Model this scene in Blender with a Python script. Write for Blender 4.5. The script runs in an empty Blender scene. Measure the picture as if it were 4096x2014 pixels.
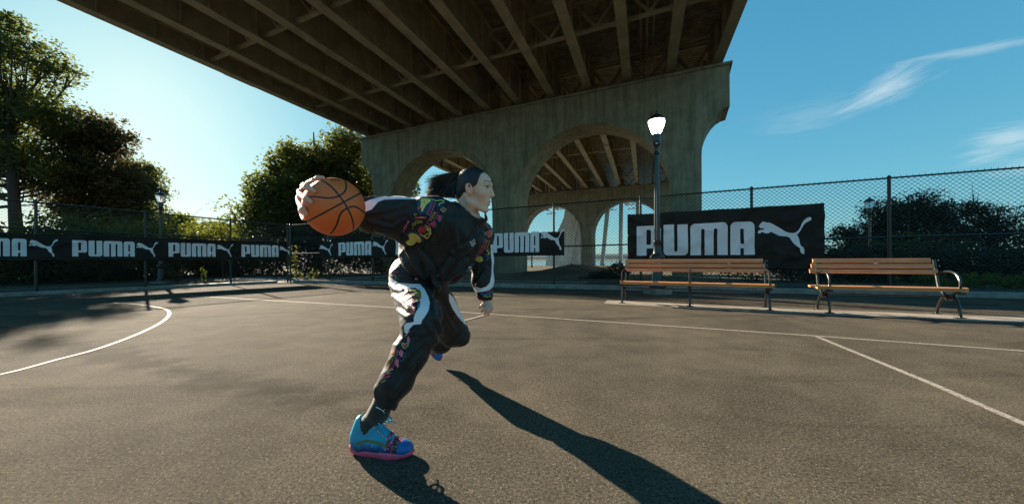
import bpy, bmesh, math, random
import numpy as np
from mathutils import Vector, Matrix
from mathutils.bvhtree import BVHTree
from mathutils.geometry import delaunay_2d_cdt
random.seed(7); rng = np.random.default_rng(7)
scene = bpy.context.scene
COL = scene.collection
R = math.radians

# ------------------------------------------------------------------ camera
CH, F = 0.92, 900.0            # eye height, focal length in units of a 2576 px wide frame
ROLL = R(0.3)
cam = bpy.data.cameras.new('camera'); camo = bpy.data.objects.new('camera', cam); COL.objects.link(camo)
cam.sensor_width = 36; cam.lens = 36*F/2576; cam.shift_y = 18.5/2576
cam.clip_start = 0.05; cam.clip_end = 4000
rt = Vector((math.cos(ROLL), 0, -math.sin(ROLL))); up = Vector((math.sin(ROLL), 0, math.cos(ROLL))); bk = Vector((0, -1, 0))
camo.matrix_world = Matrix(((rt.x, up.x, bk.x, 0), (rt.y, up.y, bk.y, 0), (rt.z, up.z, bk.z, CH), (0, 0, 0, 1)))
scene.camera = camo
# ------------------------------------------------------------------ sky, sun, exposure
SUN_AZ, SUN_EL = 46.0, 19.5     # degrees to the left of +Y, above the horizon
w = bpy.data.worlds.new('World'); scene.world = w; w.use_nodes = True
nt = w.node_tree; nt.nodes.clear()
def N(t, kind, **kw):
    n = t.nodes.new(kind)
    for k, v in kw.items():
        if k in n.inputs: n.inputs[k].default_value = v
        else: setattr(n, k, v)
    return n
sky = N(nt, 'ShaderNodeTexSky'); sky.sky_type = 'NISHITA'; sky.sun_disc = False
sky.sun_elevation = R(SUN_EL); sky.sun_rotation = R(-SUN_AZ)
sky.air_density = 1.0; sky.dust_density = 0.4; sky.ozone_density = 2.0
# one tone curve per channel over the whole sky (film-like compression of its range)
sepc = N(nt, 'ShaderNodeSeparateColor'); comb = N(nt, 'ShaderNodeCombineColor')
for i_, (ex_, gn_) in enumerate(((.84, .061), (.52, .190), (.36, .280))):
    pw = N(nt, 'ShaderNodeMath', operation='POWER'); pw.inputs[1].default_value = ex_; ml = N(nt, 'ShaderNodeMath', operation='MULTIPLY'); ml.inputs[1].default_value = gn_/.4176
    nt.links.new(sepc.outputs[i_], pw.inputs[0]); nt.links.new(pw.outputs[0], ml.inputs[0]); nt.links.new(ml.outputs[0], comb.inputs[i_])
bg = N(nt, 'ShaderNodeBackground'); bg.inputs['Strength'].default_value = 0.12
wo = N(nt, 'ShaderNodeOutputWorld')
L = nt.links.new
L(sky.outputs[0], sepc.inputs[0])
# thin cirrus: three wisps, each an ellipse of directions broken up by streaky noise
def _dir(x, y):
    v = Vector(((x-1288)/F, 1, (652-y)/F)); return v.normalized()
tcw = N(nt, 'ShaderNodeTexCoord'); cur = comb.outputs[0]
for (x0, y0, x1, y1, hw_, st_, sd_) in ((2090, 292, 2365, 165, .026, .62, 1.0), (2395, 392, 2700, 318, .030, .55, 4.0), (2230, 172, 2800, 70, .010, .34, 7.0), (1880, 330, 2200, 260, .034, .16, 9.0), (2440, 450, 2760, 392, .018, .45, 12.0)):
    a_, b_ = _dir(x0, y0), _dir(x1, y1); c_ = (a_+b_).normalized(); ax_ = (b_-a_).normalized(); hl_ = (b_-a_).length/2; ay_ = c_.cross(ax_).normalized()
    def dt(vec):
        n = N(nt, 'ShaderNodeVectorMath', operation='DOT_PRODUCT'); n.inputs[1].default_value = vec; L(tcw.outputs['Generated'], n.inputs[0]); return n.outputs['Value']
    def mth(op, *q):
        n = N(nt, 'ShaderNodeMath', operation=op)
        for i, v in enumerate(q):
            if isinstance(v, (int, float)): n.inputs[i].default_value = v
            else: L(v, n.inputs[i])
        return n.outputs[0]
    u_ = dt(ax_); v_ = dt(ay_); w_ = dt(c_)
    cu = c_.dot(ax_); uu = mth('SUBTRACT', u_, cu)
    cx_ = N(nt, 'ShaderNodeCombineXYZ'); L(mth('MULTIPLY', uu, 9.0), cx_.inputs[0]); L(mth('MULTIPLY', v_, 46.0), cx_.inputs[1]); cx_.inputs[2].default_value = sd_
    nz = N(nt, 'ShaderNodeTexNoise'); nz.inputs['Scale'].default_value = 1.0; nz.inputs['Detail'].default_value = 9; nz.inputs['Roughness'].default_value = .62; nz.inputs['Distortion'].default_value = .8; L(cx_.outputs[0], nz.inputs['Vector'])
    q1 = mth('POWER', mth('ABSOLUTE', mth('DIVIDE', uu, hl_)), 2.0); q2 = mth('POWER', mth('ABSOLUTE', mth('DIVIDE', v_, hw_)), 2.0)
    rr_ = mth('ADD', mth('SQRT', mth('ADD', q1, q2)), mth('MULTIPLY', mth('SUBTRACT', nz.outputs['Fac'], .5), -2.4))
    mr = N(nt, 'ShaderNodeMapRange', interpolation_type='SMOOTHSTEP'); mr.inputs['From Min'].default_value = 1.15; mr.inputs['From Max'].default_value = -.1; mr.inputs['To Max'].default_value = st_; L(rr_, mr.inputs['Value'])
    fr_ = mth('MULTIPLY', mr.outputs[0], mth('GREATER_THAN', w_, .5))
    mc = N(nt, 'ShaderNodeMixRGB'); mc.inputs['Color2'].default_value = (1.15, 1.40, 1.50, 1); L(fr_, mc.inputs['Fac']); L(cur, mc.inputs['Color1']); cur = mc.outputs[0]
L(cur, bg.inputs['Color'])
L(bg.outputs[0], wo.inputs['Surface'])
sl = bpy.data.lights.new('sun', 'SUN'); sl.energy = 3.8; sl.angle = R(0.53); sl.color = (1.0, 0.86, 0.68)
so = bpy.data.objects.new('sun', sl); COL.objects.link(so)
sunv = Vector((-math.sin(R(SUN_AZ))*math.cos(R(SUN_EL)), math.cos(R(SUN_AZ))*math.cos(R(SUN_EL)), math.sin(R(SUN_EL))))
so.rotation_euler = sunv.to_track_quat('Z', 'Y').to_euler()
so.location = sunv*60
scene.view_settings.view_transform = 'Standard'; scene.view_settings.look = 'None'
scene.view_settings.exposure = 2.3; scene.view_settings.gamma = 1.0; scene.view_settings.use_curve_mapping = False
scene.render.engine = 'CYCLES'
scene.cycles.max_bounces = 6; scene.cycles.diffuse_bounces = 3; scene.cycles.transparent_max_bounces = 8

# ------------------------------------------------------------------ helpers
def ray(x, y):
    u = (x-1288)/F; v = (652-y)/F
    return rt*u + up*v + Vector((0, 1, 0))
def P(x, y, Y):                 # point seen at (x, y), Y metres ahead
    d = ray(x, y); return Vector((d.x*Y, Y, CH + d.z*Y))
def G(x, y, z=0.0):             # point seen at (x, y) on the level z
    d = ray(x, y); t = (z-CH)/d.z; return Vector((d.x*t, t, z))
def proj(p):                    # numpy (n,3) world -> frame coordinates
    q = np.asarray(p, float) - np.array([0, 0, CH])
    a = q@np.array(rt); b = q@np.array(up); Y = np.maximum(q[:, 1], 1e-3)
    return np.stack([1288 + F*a/Y, 652 - F*b/Y], 1)

def tag(o, label=None, cat=None, group=None, kind=None):
    if label: o['label'] = label
    if cat: o['category'] = cat
    if group: o['group'] = group
    if kind: o['kind'] = kind
    return o
def empty(name, loc, rz=0, **kw):
    o = bpy.data.objects.new(name, None); COL.objects.link(o)
    o.location = loc; o.rotation_euler = (0, 0, rz); o.empty_display_size = 0.2
    return tag(o, **kw)
def link(name, me, mats, parent=None, smooth=False):
    o = bpy.data.objects.new(name, me); COL.objects.link(o)
    for m in (mats if isinstance(mats, (list, tuple)) else [mats]): me.materials.append(m)
    if smooth:
        me.polygons.foreach_set('use_smooth', [True]*len(me.polygons))
    if parent is not None: o.parent = parent
    return o
def npmesh(name, V, Fc, mats, parent=None, smooth=True):
    """V (n,3), Fc (m,k) arrays"""
    me = bpy.data.meshes.new(name)
    V = np.ascontiguousarray(V, dtype=np.float32); Fc = np.ascontiguousarray(Fc, dtype=np.int32)
    k = Fc.shape[1]
    me.vertices.add(len(V)); me.vertices.foreach_set('co', V.ravel())
    me.loops.add(Fc.size); me.loops.foreach_set('vertex_index', Fc.ravel())
    me.polygons.add(len(Fc)); me.polygons.foreach_set('loop_start', np.arange(0, Fc.size, k, dtype=np.int32))
    try: me.polygons.foreach_set('loop_total', np.full(len(Fc), k, dtype=np.int32))
    except Exception: pass
    me.update(calc_edges=True)
    if smooth: me.polygons.foreach_set('use_smooth', np.ones(len(Fc), dtype=bool))
    o = bpy.data.objects.new(name, me); COL.objects.link(o)
    for m in (mats if isinstance(mats, (list, tuple)) else [mats]): me.materials.append(m)
    if parent is not None: o.parent = parent
    return o
def attr(o, name, vals):
    a = o.data.attributes.new(name, 'FLOAT', 'POINT'); a.data.foreach_set('value', np.ascontiguousarray(vals, dtype=np.float32))
def cattr(o, name, vals):
    a = o.data.color_attributes.new(name, 'FLOAT_COLOR', 'POINT')
    v = np.ones((len(vals), 4), dtype=np.float32); v[:, :3] = vals; a.data.foreach_set('color', v.ravel())

class MB:
    def __init__(s): s.v = []; s.f = []
    def add(s, vs, fs):
        n = len(s.v); s.v += [tuple(v) for v in vs]; s.f += [tuple(i+n for i in f) for f in fs]; return s
    def box(s, c, d, M=None):
        cx, cy, cz = c; x, y, z = d[0]/2, d[1]/2, d[2]/2
        vs = [Vector((cx+i*x, cy+j*y, cz+k*z)) for i, j, k in ((-1,-1,-1),(1,-1,-1),(1,1,-1),(-1,1,-1),(-1,-1,1),(1,-1,1),(1,1,1),(-1,1,1))]
        if M is not None: vs = [M@v for v in vs]
        return s.add(vs, [(0,3,2,1),(4,5,6,7),(0,1,5,4),(1,2,6,5),(2,3,7,6),(3,0,4,7)])
    def bbox(s, c, d, b=0.006, M=None):       # box with chamfered long edges (x axis is the long one)
        cx, cy, cz = c; x, y, z = d[0]/2, d[1]/2, d[2]/2
        prof = [(-y+b,-z),(y-b,-z),(y,-z+b),(y,z-b),(y-b,z),(-y+b,z),(-y,z-b),(-y,-z+b)]
        vs = [Vector((cx+sx*x, cy+p, cz+q)) for sx in (-1, 1) for p, q in prof]
        if M is not None: vs = [M@v for v in vs]
        fs = [tuple(range(7, -1, -1)), tuple(range(8, 16))] + [(i, (i+1) % 8, 8+(i+1) % 8, 8+i) for i in range(8)]
        return s.add(vs, fs)
    def tube(s, pts, rad, n=8, caps=True, flat=None):
        pts = [Vector(p) for p in pts]; m = len(pts)
        rr = rad if isinstance(rad, (list, tuple)) else [rad]*m
        base = len(s.v); ref = None
        for i, p in enumerate(pts):
            t = (pts[min(i+1, m-1)] - pts[max(i-1, 0)]).normalized()
            if ref is None:
                ref = Vector((0, 0, 1)) if abs(t.z) < .9 else Vector((1, 0, 0))
            a = (ref - t*ref.dot(t)).normalized(); b = t.cross(a); ref = a
            fa, fb = flat if flat else (1, 1)
            for k in range(n):
                an = 2*math.pi*k/n
                s.v.append(tuple(p + a*math.cos(an)*rr[i]*fa + b*math.sin(an)*rr[i]*fb))
        for i in range(m-1):
            for k in range(n):
                s.f.append((base+i*n+k, base+i*n+(k+1) % n, base+(i+1)*n+(k+1) % n, base+(i+1)*n+k))
        if caps:
            s.f.append(tuple(base+k for k in range(n-1, -1, -1))); s.f.append(tuple(base+(m-1)*n+k for k in range(n)))
        return s
    def lathe(s, prof, n=24, c=(0, 0, 0), flutes=0, amp=0):
        base = len(s.v)
        for r, z in prof:
            for k in range(n):
                a = 2*math.pi*k/n; q = r*(1+amp*math.cos(flutes*a)) if flutes else r
                s.v.append((c[0]+q*math.cos(a), c[1]+q*math.sin(a), c[2]+z))
        m = len(prof)
        for i in range(m-1):
            for k in range(n):
                s.f.append((base+i*n+k, base+i*n+(k+1) % n, base+(i+1)*n+(k+1) % n, base+(i+1)*n+k))
        s.f.append(tuple(base+k for k in range(n-1, -1, -1))); s.f.append(tuple(base+(m-1)*n+k for k in range(n)))
        return s
    def prism(s, poly, a, b):                  # poly list of 3D fn points: a(p), b(p) map 2D -> two faces
        n = len(poly); base = len(s.v)
        s.v += [tuple(a(p)) for p in poly] + [tuple(b(p)) for p in poly]
        s.f += [tuple(base+i for i in range(n)), tuple(base+n+i for i in range(n-1, -1, -1))]
        s.f += [(base+(i+1) % n, base+i, base+n+i, base+n+(i+1) % n) for i in range(n)]
        return s
    def build(s, name, mat, parent=None, smooth=False, **kw):
        me = bpy.data.meshes.new(name); me.from_pydata(s.v, [], s.f); me.validate(); me.update()
        bm = bmesh.new(); bm.from_mesh(me); bmesh.ops.recalc_face_normals(bm, faces=bm.faces); bm.to_mesh(me); bm.free()
        o = link(name, me, mat, parent, smooth)
        if smooth:
            try:
                me.set_sharp_from_angle(angle=R(40))
            except Exception: pass
        return tag(o, **kw)

# value noise
_perm = rng.random(4096)
def vnoise(p):
    p = np.asarray(p, float); i = np.floor(p).astype(np.int64); f = p-i; f = f*f*(3-2*f)
    def h(a, b, c): return _perm[(a*73856093 ^ b*19349663 ^ c*83492791) & 4095]
    x, y, z = i[:, 0], i[:, 1], i[:, 2]; r = 0
    for dx in (0, 1):
        for dy in (0, 1):
            for dz in (0, 1):
                wt = (f[:, 0] if dx else 1-f[:, 0])*(f[:, 1] if dy else 1-f[:, 1])*(f[:, 2] if dz else 1-f[:, 2])
                r = r + wt*h(x+dx, y+dy, z+dz)
    return r
def fbm(p, o=4):
    r = 0; a = .5
    for k in range(o): r = r + a*vnoise(np.asarray(p)*2**k+17*k); a *= .5
    return r

# ------------------------------------------------------------------ materials
def mat(name, col, rough=0.6, metal=0.0, var=None, vscale=6.0, bump=0.0, bscale=40.0, spec=0.5, coat=0, sheen=0, stretch=None, detail=5):
    m = bpy.data.materials.new(name); m.use_nodes = True; t = m.node_tree; b = t.nodes['Principled BSDF']
    b.inputs['Base Color'].default_value = (*col, 1); b.inputs['Roughness'].default_value = rough; b.inputs['Metallic'].default_value = metal
    b.inputs['Specular IOR Level'].default_value = spec
    if coat: b.inputs['Coat Weight'].default_value = coat; b.inputs['Coat Roughness'].default_value = 0.15
    if sheen: b.inputs['Sheen Weight'].default_value = sheen
    tc = N(t, 'ShaderNodeTexCoord'); src = tc.outputs['Object']
    if stretch:
        mpn = N(t, 'ShaderNodeMapping'); mpn.inputs['Scale'].default_value = stretch; t.links.new(src, mpn.inputs['Vector']); src = mpn.outputs[0]
    if var is not None:
        n = N(t, 'ShaderNodeTexNoise'); n.inputs['Scale'].default_value = vscale; n.inputs['Detail'].default_value = detail; n.inputs['Roughness'].default_value = .6
        t.links.new(src, n.inputs['Vector'])
        r = N(t, 'ShaderNodeMapRange'); r.inputs['From Min'].default_value = .35; r.inputs['From Max'].default_value = .65; t.links.new(n.outputs['Fac'], r.inputs['Value'])
        mx = N(t, 'ShaderNodeMixRGB'); mx.inputs['Color1'].default_value = (*col, 1); mx.inputs['Color2'].default_value = (*var, 1)
        t.links.new(r.outputs[0], mx.inputs['Fac']); t.links.new(mx.outputs[0], b.inputs['Base Color'])
    if bump:
        n = N(t, 'ShaderNodeTexNoise'); n.inputs['Scale'].default_value = bscale; n.inputs['Detail'].default_value = 4
        t.links.new(src, n.inputs['Vector'])
        bp = N(t, 'ShaderNodeBump'); bp.inputs['Strength'].default_value = 1.0; bp.inputs['Distance'].default_value = bump
        t.links.new(n.outputs['Fac'], bp.inputs['Height']); t.links.new(bp.outputs[0], b.inputs['Normal'])
    return m
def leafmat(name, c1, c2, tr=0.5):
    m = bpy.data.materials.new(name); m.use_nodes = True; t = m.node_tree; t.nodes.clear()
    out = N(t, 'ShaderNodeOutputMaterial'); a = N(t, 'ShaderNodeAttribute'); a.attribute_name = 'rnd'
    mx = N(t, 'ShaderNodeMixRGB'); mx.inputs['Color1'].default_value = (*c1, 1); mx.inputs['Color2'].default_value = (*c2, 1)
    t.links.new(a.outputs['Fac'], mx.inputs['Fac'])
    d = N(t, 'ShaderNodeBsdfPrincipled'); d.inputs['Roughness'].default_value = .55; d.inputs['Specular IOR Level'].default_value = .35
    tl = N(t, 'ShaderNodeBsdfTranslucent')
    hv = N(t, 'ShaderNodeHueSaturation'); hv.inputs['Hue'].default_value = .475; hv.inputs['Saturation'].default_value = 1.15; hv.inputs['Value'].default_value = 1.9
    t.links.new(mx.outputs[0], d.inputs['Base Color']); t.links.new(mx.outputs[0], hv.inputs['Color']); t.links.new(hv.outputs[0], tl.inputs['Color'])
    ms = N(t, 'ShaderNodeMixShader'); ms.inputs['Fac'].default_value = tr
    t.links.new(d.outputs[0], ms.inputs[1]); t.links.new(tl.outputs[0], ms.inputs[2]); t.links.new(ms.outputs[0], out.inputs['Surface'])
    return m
M = {}
def asphalt():
    m = bpy.data.materials.new('asphalt'); m.use_nodes = True; t = m.node_tree; b = t.nodes['Principled BSDF']; lk = t.links.new
    b.inputs['Roughness'].default_value = .95; b.inputs["Specular IOR Level"].default_value = .04
    tc = N(t, 'ShaderNodeTexCoord'); O = tc.outputs['Object']
    v = N(t, 'ShaderNodeTexVoronoi'); v.inputs['Scale'].default_value = 260; lk(O, v.inputs['Vector'])
    n1 = N(t, 'ShaderNodeTexNoise'); n1.inputs['Scale'].default_value = 68; n1.inputs['Detail'].default_value = 7; n1.inputs['Roughness'].default_value = .82; lk(O, n1.inputs['Vector'])
    n2 = N(t, 'ShaderNodeTexNoise'); n2.inputs['Scale'].default_value = .7; n2.inputs['Detail'].default_value = 7; n2.inputs['Roughness'].default_value = .62; lk(O, n2.inputs['Vector'])
    n3 = N(t, 'ShaderNodeTexNoise'); n3.inputs['Scale'].default_value = 3.2; n3.inputs['Detail'].default_value = 5; lk(O, n3.inputs['Vector'])
    r1 = N(t, 'ShaderNodeValToRGB'); e = r1.color_ramp.elements
    e[0].position = .34; e[0].color = (.020, .017, .013, 1); e[1].position = .60; e[1].color = (.154, .134, .103, 1)
    lk(n1.outputs['Fac'], r1.inputs['Fac'])
    mx = N(t, 'ShaderNodeMixRGB', blend_type='MULTIPLY'); mx.inputs['Fac'].default_value = 1
    r2 = N(t, 'ShaderNodeValToRGB'); e = r2.color_ramp.elements; e[0].position = .3; e[0].color = (.62, .62, .64, 1); e[1].position = .68; e[1].color = (1.12, 1.1, 1.05, 1)
    lk(n2.outputs['Fac'], r2.inputs['Fac']); lk(r1.outputs[0], mx.inputs['Color1']); lk(r2.outputs[0], mx.inputs['Color2'])
    mx2 = N(t, 'ShaderNodeMixRGB', blend_type='MULTIPLY'); mx2.inputs['Fac'].default_value = 1
    r3 = N(t, 'ShaderNodeValToRGB'); e = r3.color_ramp.elements; e[0].position = .35; e[0].color = (.82, .82, .82, 1); e[1].position = .65; e[1].color = (1.05, 1.05, 1.05, 1)
    lk(n3.outputs['Fac'], r3.inputs['Fac']); lk(mx.outputs[0], mx2.inputs['Color1']); lk(r3.outputs[0], mx2.inputs['Color2'])
    # oily tyre-like stains with a shape of their own
    mp = N(t, 'ShaderNodeMapping'); mp.inputs['Rotation'].default_value = (0, 0, R(-38)); mp.inputs['Scale'].default_value = (.35, 1.5, 1); lk(O, mp.inputs['Vector'])
    n4 = N(t, 'ShaderNodeTexNoise'); n4.inputs['Scale'].default_value = .9; n4.inputs['Detail'].default_value = 6; n4.inputs['Distortion'].default_value = .7; lk(mp.outputs[0], n4.inputs['Vector'])
    r4 = N(t, 'ShaderNodeMapRange'); r4.inputs['From Min'].default_value = .60; r4.inputs['From Max'].default_value = .68; r4.inputs['To Min'].default_value = 1; r4.inputs['To Max'].default_value = .66; lk(n4.outputs['Fac'], r4.inputs['Value'])
    mx3 = N(t, 'ShaderNodeMixRGB', blend_type='MULTIPLY'); mx3.inputs['Fac'].default_value = 1; lk(mx2.outputs[0], mx3.inputs['Color1']); lk(r4.outputs[0], mx3.inputs['Color2'])
    v2 = N(t, 'ShaderNodeTexVoronoi'); v2.inputs['Scale'].default_value = 105; lk(O, v2.inputs['Vector'])
    sc_ = N(t, 'ShaderNodeSeparateColor'); lk(v2.outputs['Color'], sc_.inputs[0])
    g1 = N(t, 'ShaderNodeMath', operation='GREATER_THAN'); g1.inputs[1].default_value = .80; lk(sc_.outputs[0], g1.inputs[0])
    g2 = N(t, 'ShaderNodeMath', operation='LESS_THAN'); g2.inputs[1].default_value = .34; lk(v2.outputs['Distance'], g2.inputs[0])
    g3 = N(t, 'ShaderNodeMath', operation='MULTIPLY'); lk(g1.outputs[0], g3.inputs[0]); lk(g2.outputs[0], g3.inputs[1])
    g4 = N(t, 'ShaderNodeMath', operation='LESS_THAN'); g4.inputs[1].default_value = .16; lk(sc_.outputs[1], g4.inputs[0]); g5 = N(t, 'ShaderNodeMath', operation='MULTIPLY'); lk(g4.outputs[0], g5.inputs[0]); lk(g2.outputs[0], g5.inputs[1])
    ms1 = N(t, 'ShaderNodeMixRGB'); ms1.inputs['Color2'].default_value = (.27, .235, .18, 1); g6 = N(t, 'ShaderNodeMath', operation='MULTIPLY'); g6.inputs[1].default_value = .6; lk(g3.outputs[0], g6.inputs[0]); lk(g6.outputs[0], ms1.inputs['Fac']); lk(mx3.outputs[0], ms1.inputs['Color1'])
    ms2 = N(t, 'ShaderNodeMixRGB'); ms2.inputs['Color2'].default_value = (.016, .013, .009, 1); g7 = N(t, 'ShaderNodeMath', operation='MULTIPLY'); g7.inputs[1].default_value = .75; lk(g5.outputs[0], g7.inputs[0]); lk(g7.outputs[0], ms2.inputs['Fac']); lk(ms1.outputs[0], ms2.inputs['Color1'])
    mx3 = ms2
    p0, p1 = STAIN
    mp5 = N(t, 'ShaderNodeMapping', vector_type='TEXTURE'); mp5.inputs['Location'].default_value = (p0[0], p0[1], 0); mp5.inputs['Rotation'].default_value = (0, 0, math.atan2(p1[1]-p0[1], p1[0]-p0[0])); lk(O, mp5.inputs['Vector'])
    sx = N(t, 'ShaderNodeSeparateXYZ'); lk(mp5.outputs[0], sx.inputs[0]); ab = N(t, 'ShaderNodeMath', operation='ABSOLUTE'); lk(sx.outputs['Y'], ab.inputs[0])
    n5 = N(t, 'ShaderNodeTexNoise'); n5.inputs['Scale'].default_value = 1.6; n5.inputs['Detail'].default_value = 6; n5.inputs['Roughness'].default_value = .7; lk(O, n5.inputs['Vector'])
    ma = N(t, 'ShaderNodeMath', operation='MULTIPLY_ADD'); ma.inputs[1].default_value = 1.3; lk(n5.outputs['Fac'], ma.inputs[0]); lk(ab.outputs[0], ma.inputs[2])
    r5 = N(t, 'ShaderNodeMapRange'); r5.inputs['From Min'].default_value = .62; r5.inputs['From Max'].default_value = .86; r5.inputs['To Min'].default_value = .52; r5.inputs['To Max'].default_value = 1; lk(ma.outputs[0], r5.inputs['Value'])
    ca = N(t, 'ShaderNodeMapRange'); ca.inputs['From Min'].default_value = 5.2; ca.inputs['From Max'].default_value = 7.2; lk(sx.outputs['X'], ca.inputs['Value'])
    mx6 = N(t, 'ShaderNodeMath', operation='MAXIMUM'); lk(r5.outputs[0], mx6.inputs[0]); lk(ca.outputs[0], mx6.inputs[1])
    mx5 = N(t, 'ShaderNodeMixRGB', blend_type='MULTIPLY'); mx5.inputs['Fac'].default_value = 1; lk(mx3.outputs[0], mx5.inputs['Color1']); lk(mx6.outputs[0], mx5.inputs['Color2'])
    lk(mx5.outputs[0], b.inputs['Base Color'])
    ad = N(t, 'ShaderNodeMath', operation='MULTIPLY_ADD'); lk(v.outputs['Distance'], ad.inputs[0]); ad.inputs[1].default_value = .35; lk(n1.outputs['Fac'], ad.inputs[2])
    bp = N(t, 'ShaderNodeBump'); bp.inputs['Strength'].default_value = .8; bp.inputs['Distance'].default_value = .0055; lk(ad.outputs[0], bp.inputs['Height'])
    lk(bp.outputs[0], b.inputs['Normal'])
    return m
STAIN = (tuple(G(30, 832)), tuple(G(560, 955)))
M['asphalt'] = asphalt()
def paint(name, col):
    m = bpy.data.materials.new(name); m.use_nodes = True; t = m.node_tree; b = t.nodes['Principled BSDF']; lk = t.links.new
    b.inputs['Roughness'].default_value = .8
    tc = N(t, 'ShaderNodeTexCoord'); n = N(t, 'ShaderNodeTexNoise'); n.inputs['Scale'].default_value = 70; n.inputs['Detail'].default_value = 6; lk(tc.outputs['Object'], n.inputs['Vector'])
    r = N(t, 'ShaderNodeValToRGB'); e = r.color_ramp.elements; e[0].position = .38; e[0].color = (.10, .085, .07, 1); e[1].position = .50; e[1].color = (*col, 1)
    lk(n.outputs['Fac'], r.inputs['Fac']); lk(r.outputs[0], b.inputs['Base Color'])
    bp = N(t, 'ShaderNodeBump'); bp.inputs['Distance'].default_value = .003; lk(n.outputs['Fac'], bp.inputs['Height']); lk(bp.outputs[0], b.inputs['Normal'])
    return m
M['line_white'] = paint('line_white', (.30, .27, .22))
M['line_cream'] = paint('line_cream', (.24, .225, .14))
def concrete(name, c1, c2, streak=True, scale=1.0):
    m = bpy.data.materials.new(name); m.use_nodes = True; t = m.node_tree; b = t.nodes['Principled BSDF']; lk = t.links.new
    b.inputs['Roughness'].default_value = .85
    tc = N(t, 'ShaderNodeTexCoord'); O = tc.outputs['Object']
    n = N(t, 'ShaderNodeTexNoise'); n.inputs['Scale'].default_value = 1.3*scale; n.inputs['Detail'].default_value = 8; n.inputs['Roughness'].default_value = .65; lk(O, n.inputs['Vector'])
    r = N(t, 'ShaderNodeValToRGB'); e = r.color_ramp.elements; e[0].position = .32; e[0].color = (*c2, 1); e[1].position = .66; e[1].color = (*c1, 1); lk(n.outputs['Fac'], r.inputs['Fac'])
    col = r.outputs[0]
    if streak:
        mp = N(t, 'ShaderNodeMapping'); mp.inputs['Scale'].default_value = (2.2, 2.2, .16); lk(O, mp.inputs['Vector'])
        n2 = N(t, 'ShaderNodeTexNoise'); n2.inputs['Scale'].default_value = 1.4; n2.inputs['Detail'].default_value = 8; n2.inputs['Roughness'].default_value = .7; lk(mp.outputs[0], n2.inputs['Vector'])
        r2 = N(t, 'ShaderNodeMapRange'); r2.inputs['From Min'].default_value = .42; r2.inputs['From Max'].default_value = .68; r2.inputs['To Min'].default_value = 1.05; r2.inputs['To Max'].default_value = .55; lk(n2.outputs['Fac'], r2.inputs['Value'])
        mx = N(t, 'ShaderNodeMixRGB', blend_type='MULTIPLY'); mx.inputs['Fac'].default_value = 1; lk(col, mx.inputs['Color1']); lk(r2.outputs[0], mx.inputs['Color2']); col = mx.outputs[0]
    lk(col, b.inputs['Base Color'])
    n3 = N(t, 'ShaderNodeTexNoise'); n3.inputs['Scale'].default_value = 22*scale; n3.inputs['Detail'].default_value = 5; lk(O, n3.inputs['Vector'])
    bp = N(t, 'ShaderNodeBump'); bp.inputs['Distance'].default_value = .01; bp.inputs['Strength'].default_value = .6; lk(n3.outputs['Fac'], bp.inputs['Height']); lk(bp.outputs[0], b.inputs['Normal'])
    return m
M['concrete'] = concrete('concrete', (.36, .305, .205), (.22, .185, .12))
M['pale_concrete'] = concrete('pale_concrete', (.80, .78, .74), (.60, .60, .60))
M['kerb'] = concrete('kerb', (.30, .28, .24), (.15, .14, .12), False, 4)
M['pad'] = concrete('pad', (.29, .25, .20), (.15, .13, .10), False, 2.5)
M['path'] = concrete('path', (.30, .29, .28), (.18, .17, .16), False, 2)
M['steel'] = mat('girder_steel', (.50, .41, .27), .6, 0, var=(.34, .27, .17), vscale=1.2, bump=.004, bscale=12)
M['deck'] = mat('deck_steel', (.45, .37, .24), .5, .2, var=(.22, .17, .11), vscale=2.0)
M['fence'] = mat('fence_paint', (.018, .019, .018), .38, .3, var=(.03, .03, .028), vscale=30)
M['wire'] = mat('fence_wire', (.028, .030, .030), .35, .5)
M['iron'] = mat('cast_iron', (.012, .013, .012), .28, .2, var=(.02, .018, .014), vscale=20, bump=.001, bscale=120, coat=.4)
M['banner'] = mat('banner_cloth', (.013, .009, .007), .6, 0, var=(.022, .014, .010), vscale=3, bump=.0015, bscale=300, spec=.25)
M['letter'] = mat('banner_print', (.84, .76, .78), .5, 0, var=(.78, .72, .74), vscale=4, bump=.0008, bscale=300)
M['ground'] = mat('earth', (.065, .05, .033), .95, 0, var=(.04, .055, .02), vscale=.8, bump=.03, bscale=9)
M['bark'] = mat('bark', (.045, .033, .024), .9, 0, var=(.025, .02, .016), vscale=7, bump=.01, bscale=25, stretch=(1, 1, .3))
M['leaf_a'] = leafmat('leaf_green', (.030, .046, .013), (.085, .098, .026), .5)
M['leaf_e'] = leafmat('leaf_sunny', (.034, .052, .014), (.085, .100, .028), .48)  # green leaf copy with the sunlit look put into its colour
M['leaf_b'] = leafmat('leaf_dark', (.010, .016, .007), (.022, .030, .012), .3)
M['leaf_c'] = leafmat('leaf_brown', (.034, .036, .014), (.085, .072, .030), .5)
M['leaf_d'] = leafmat('leaf_bright', (.05, .075, .015), (.11, .13, .03), .5)
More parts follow.
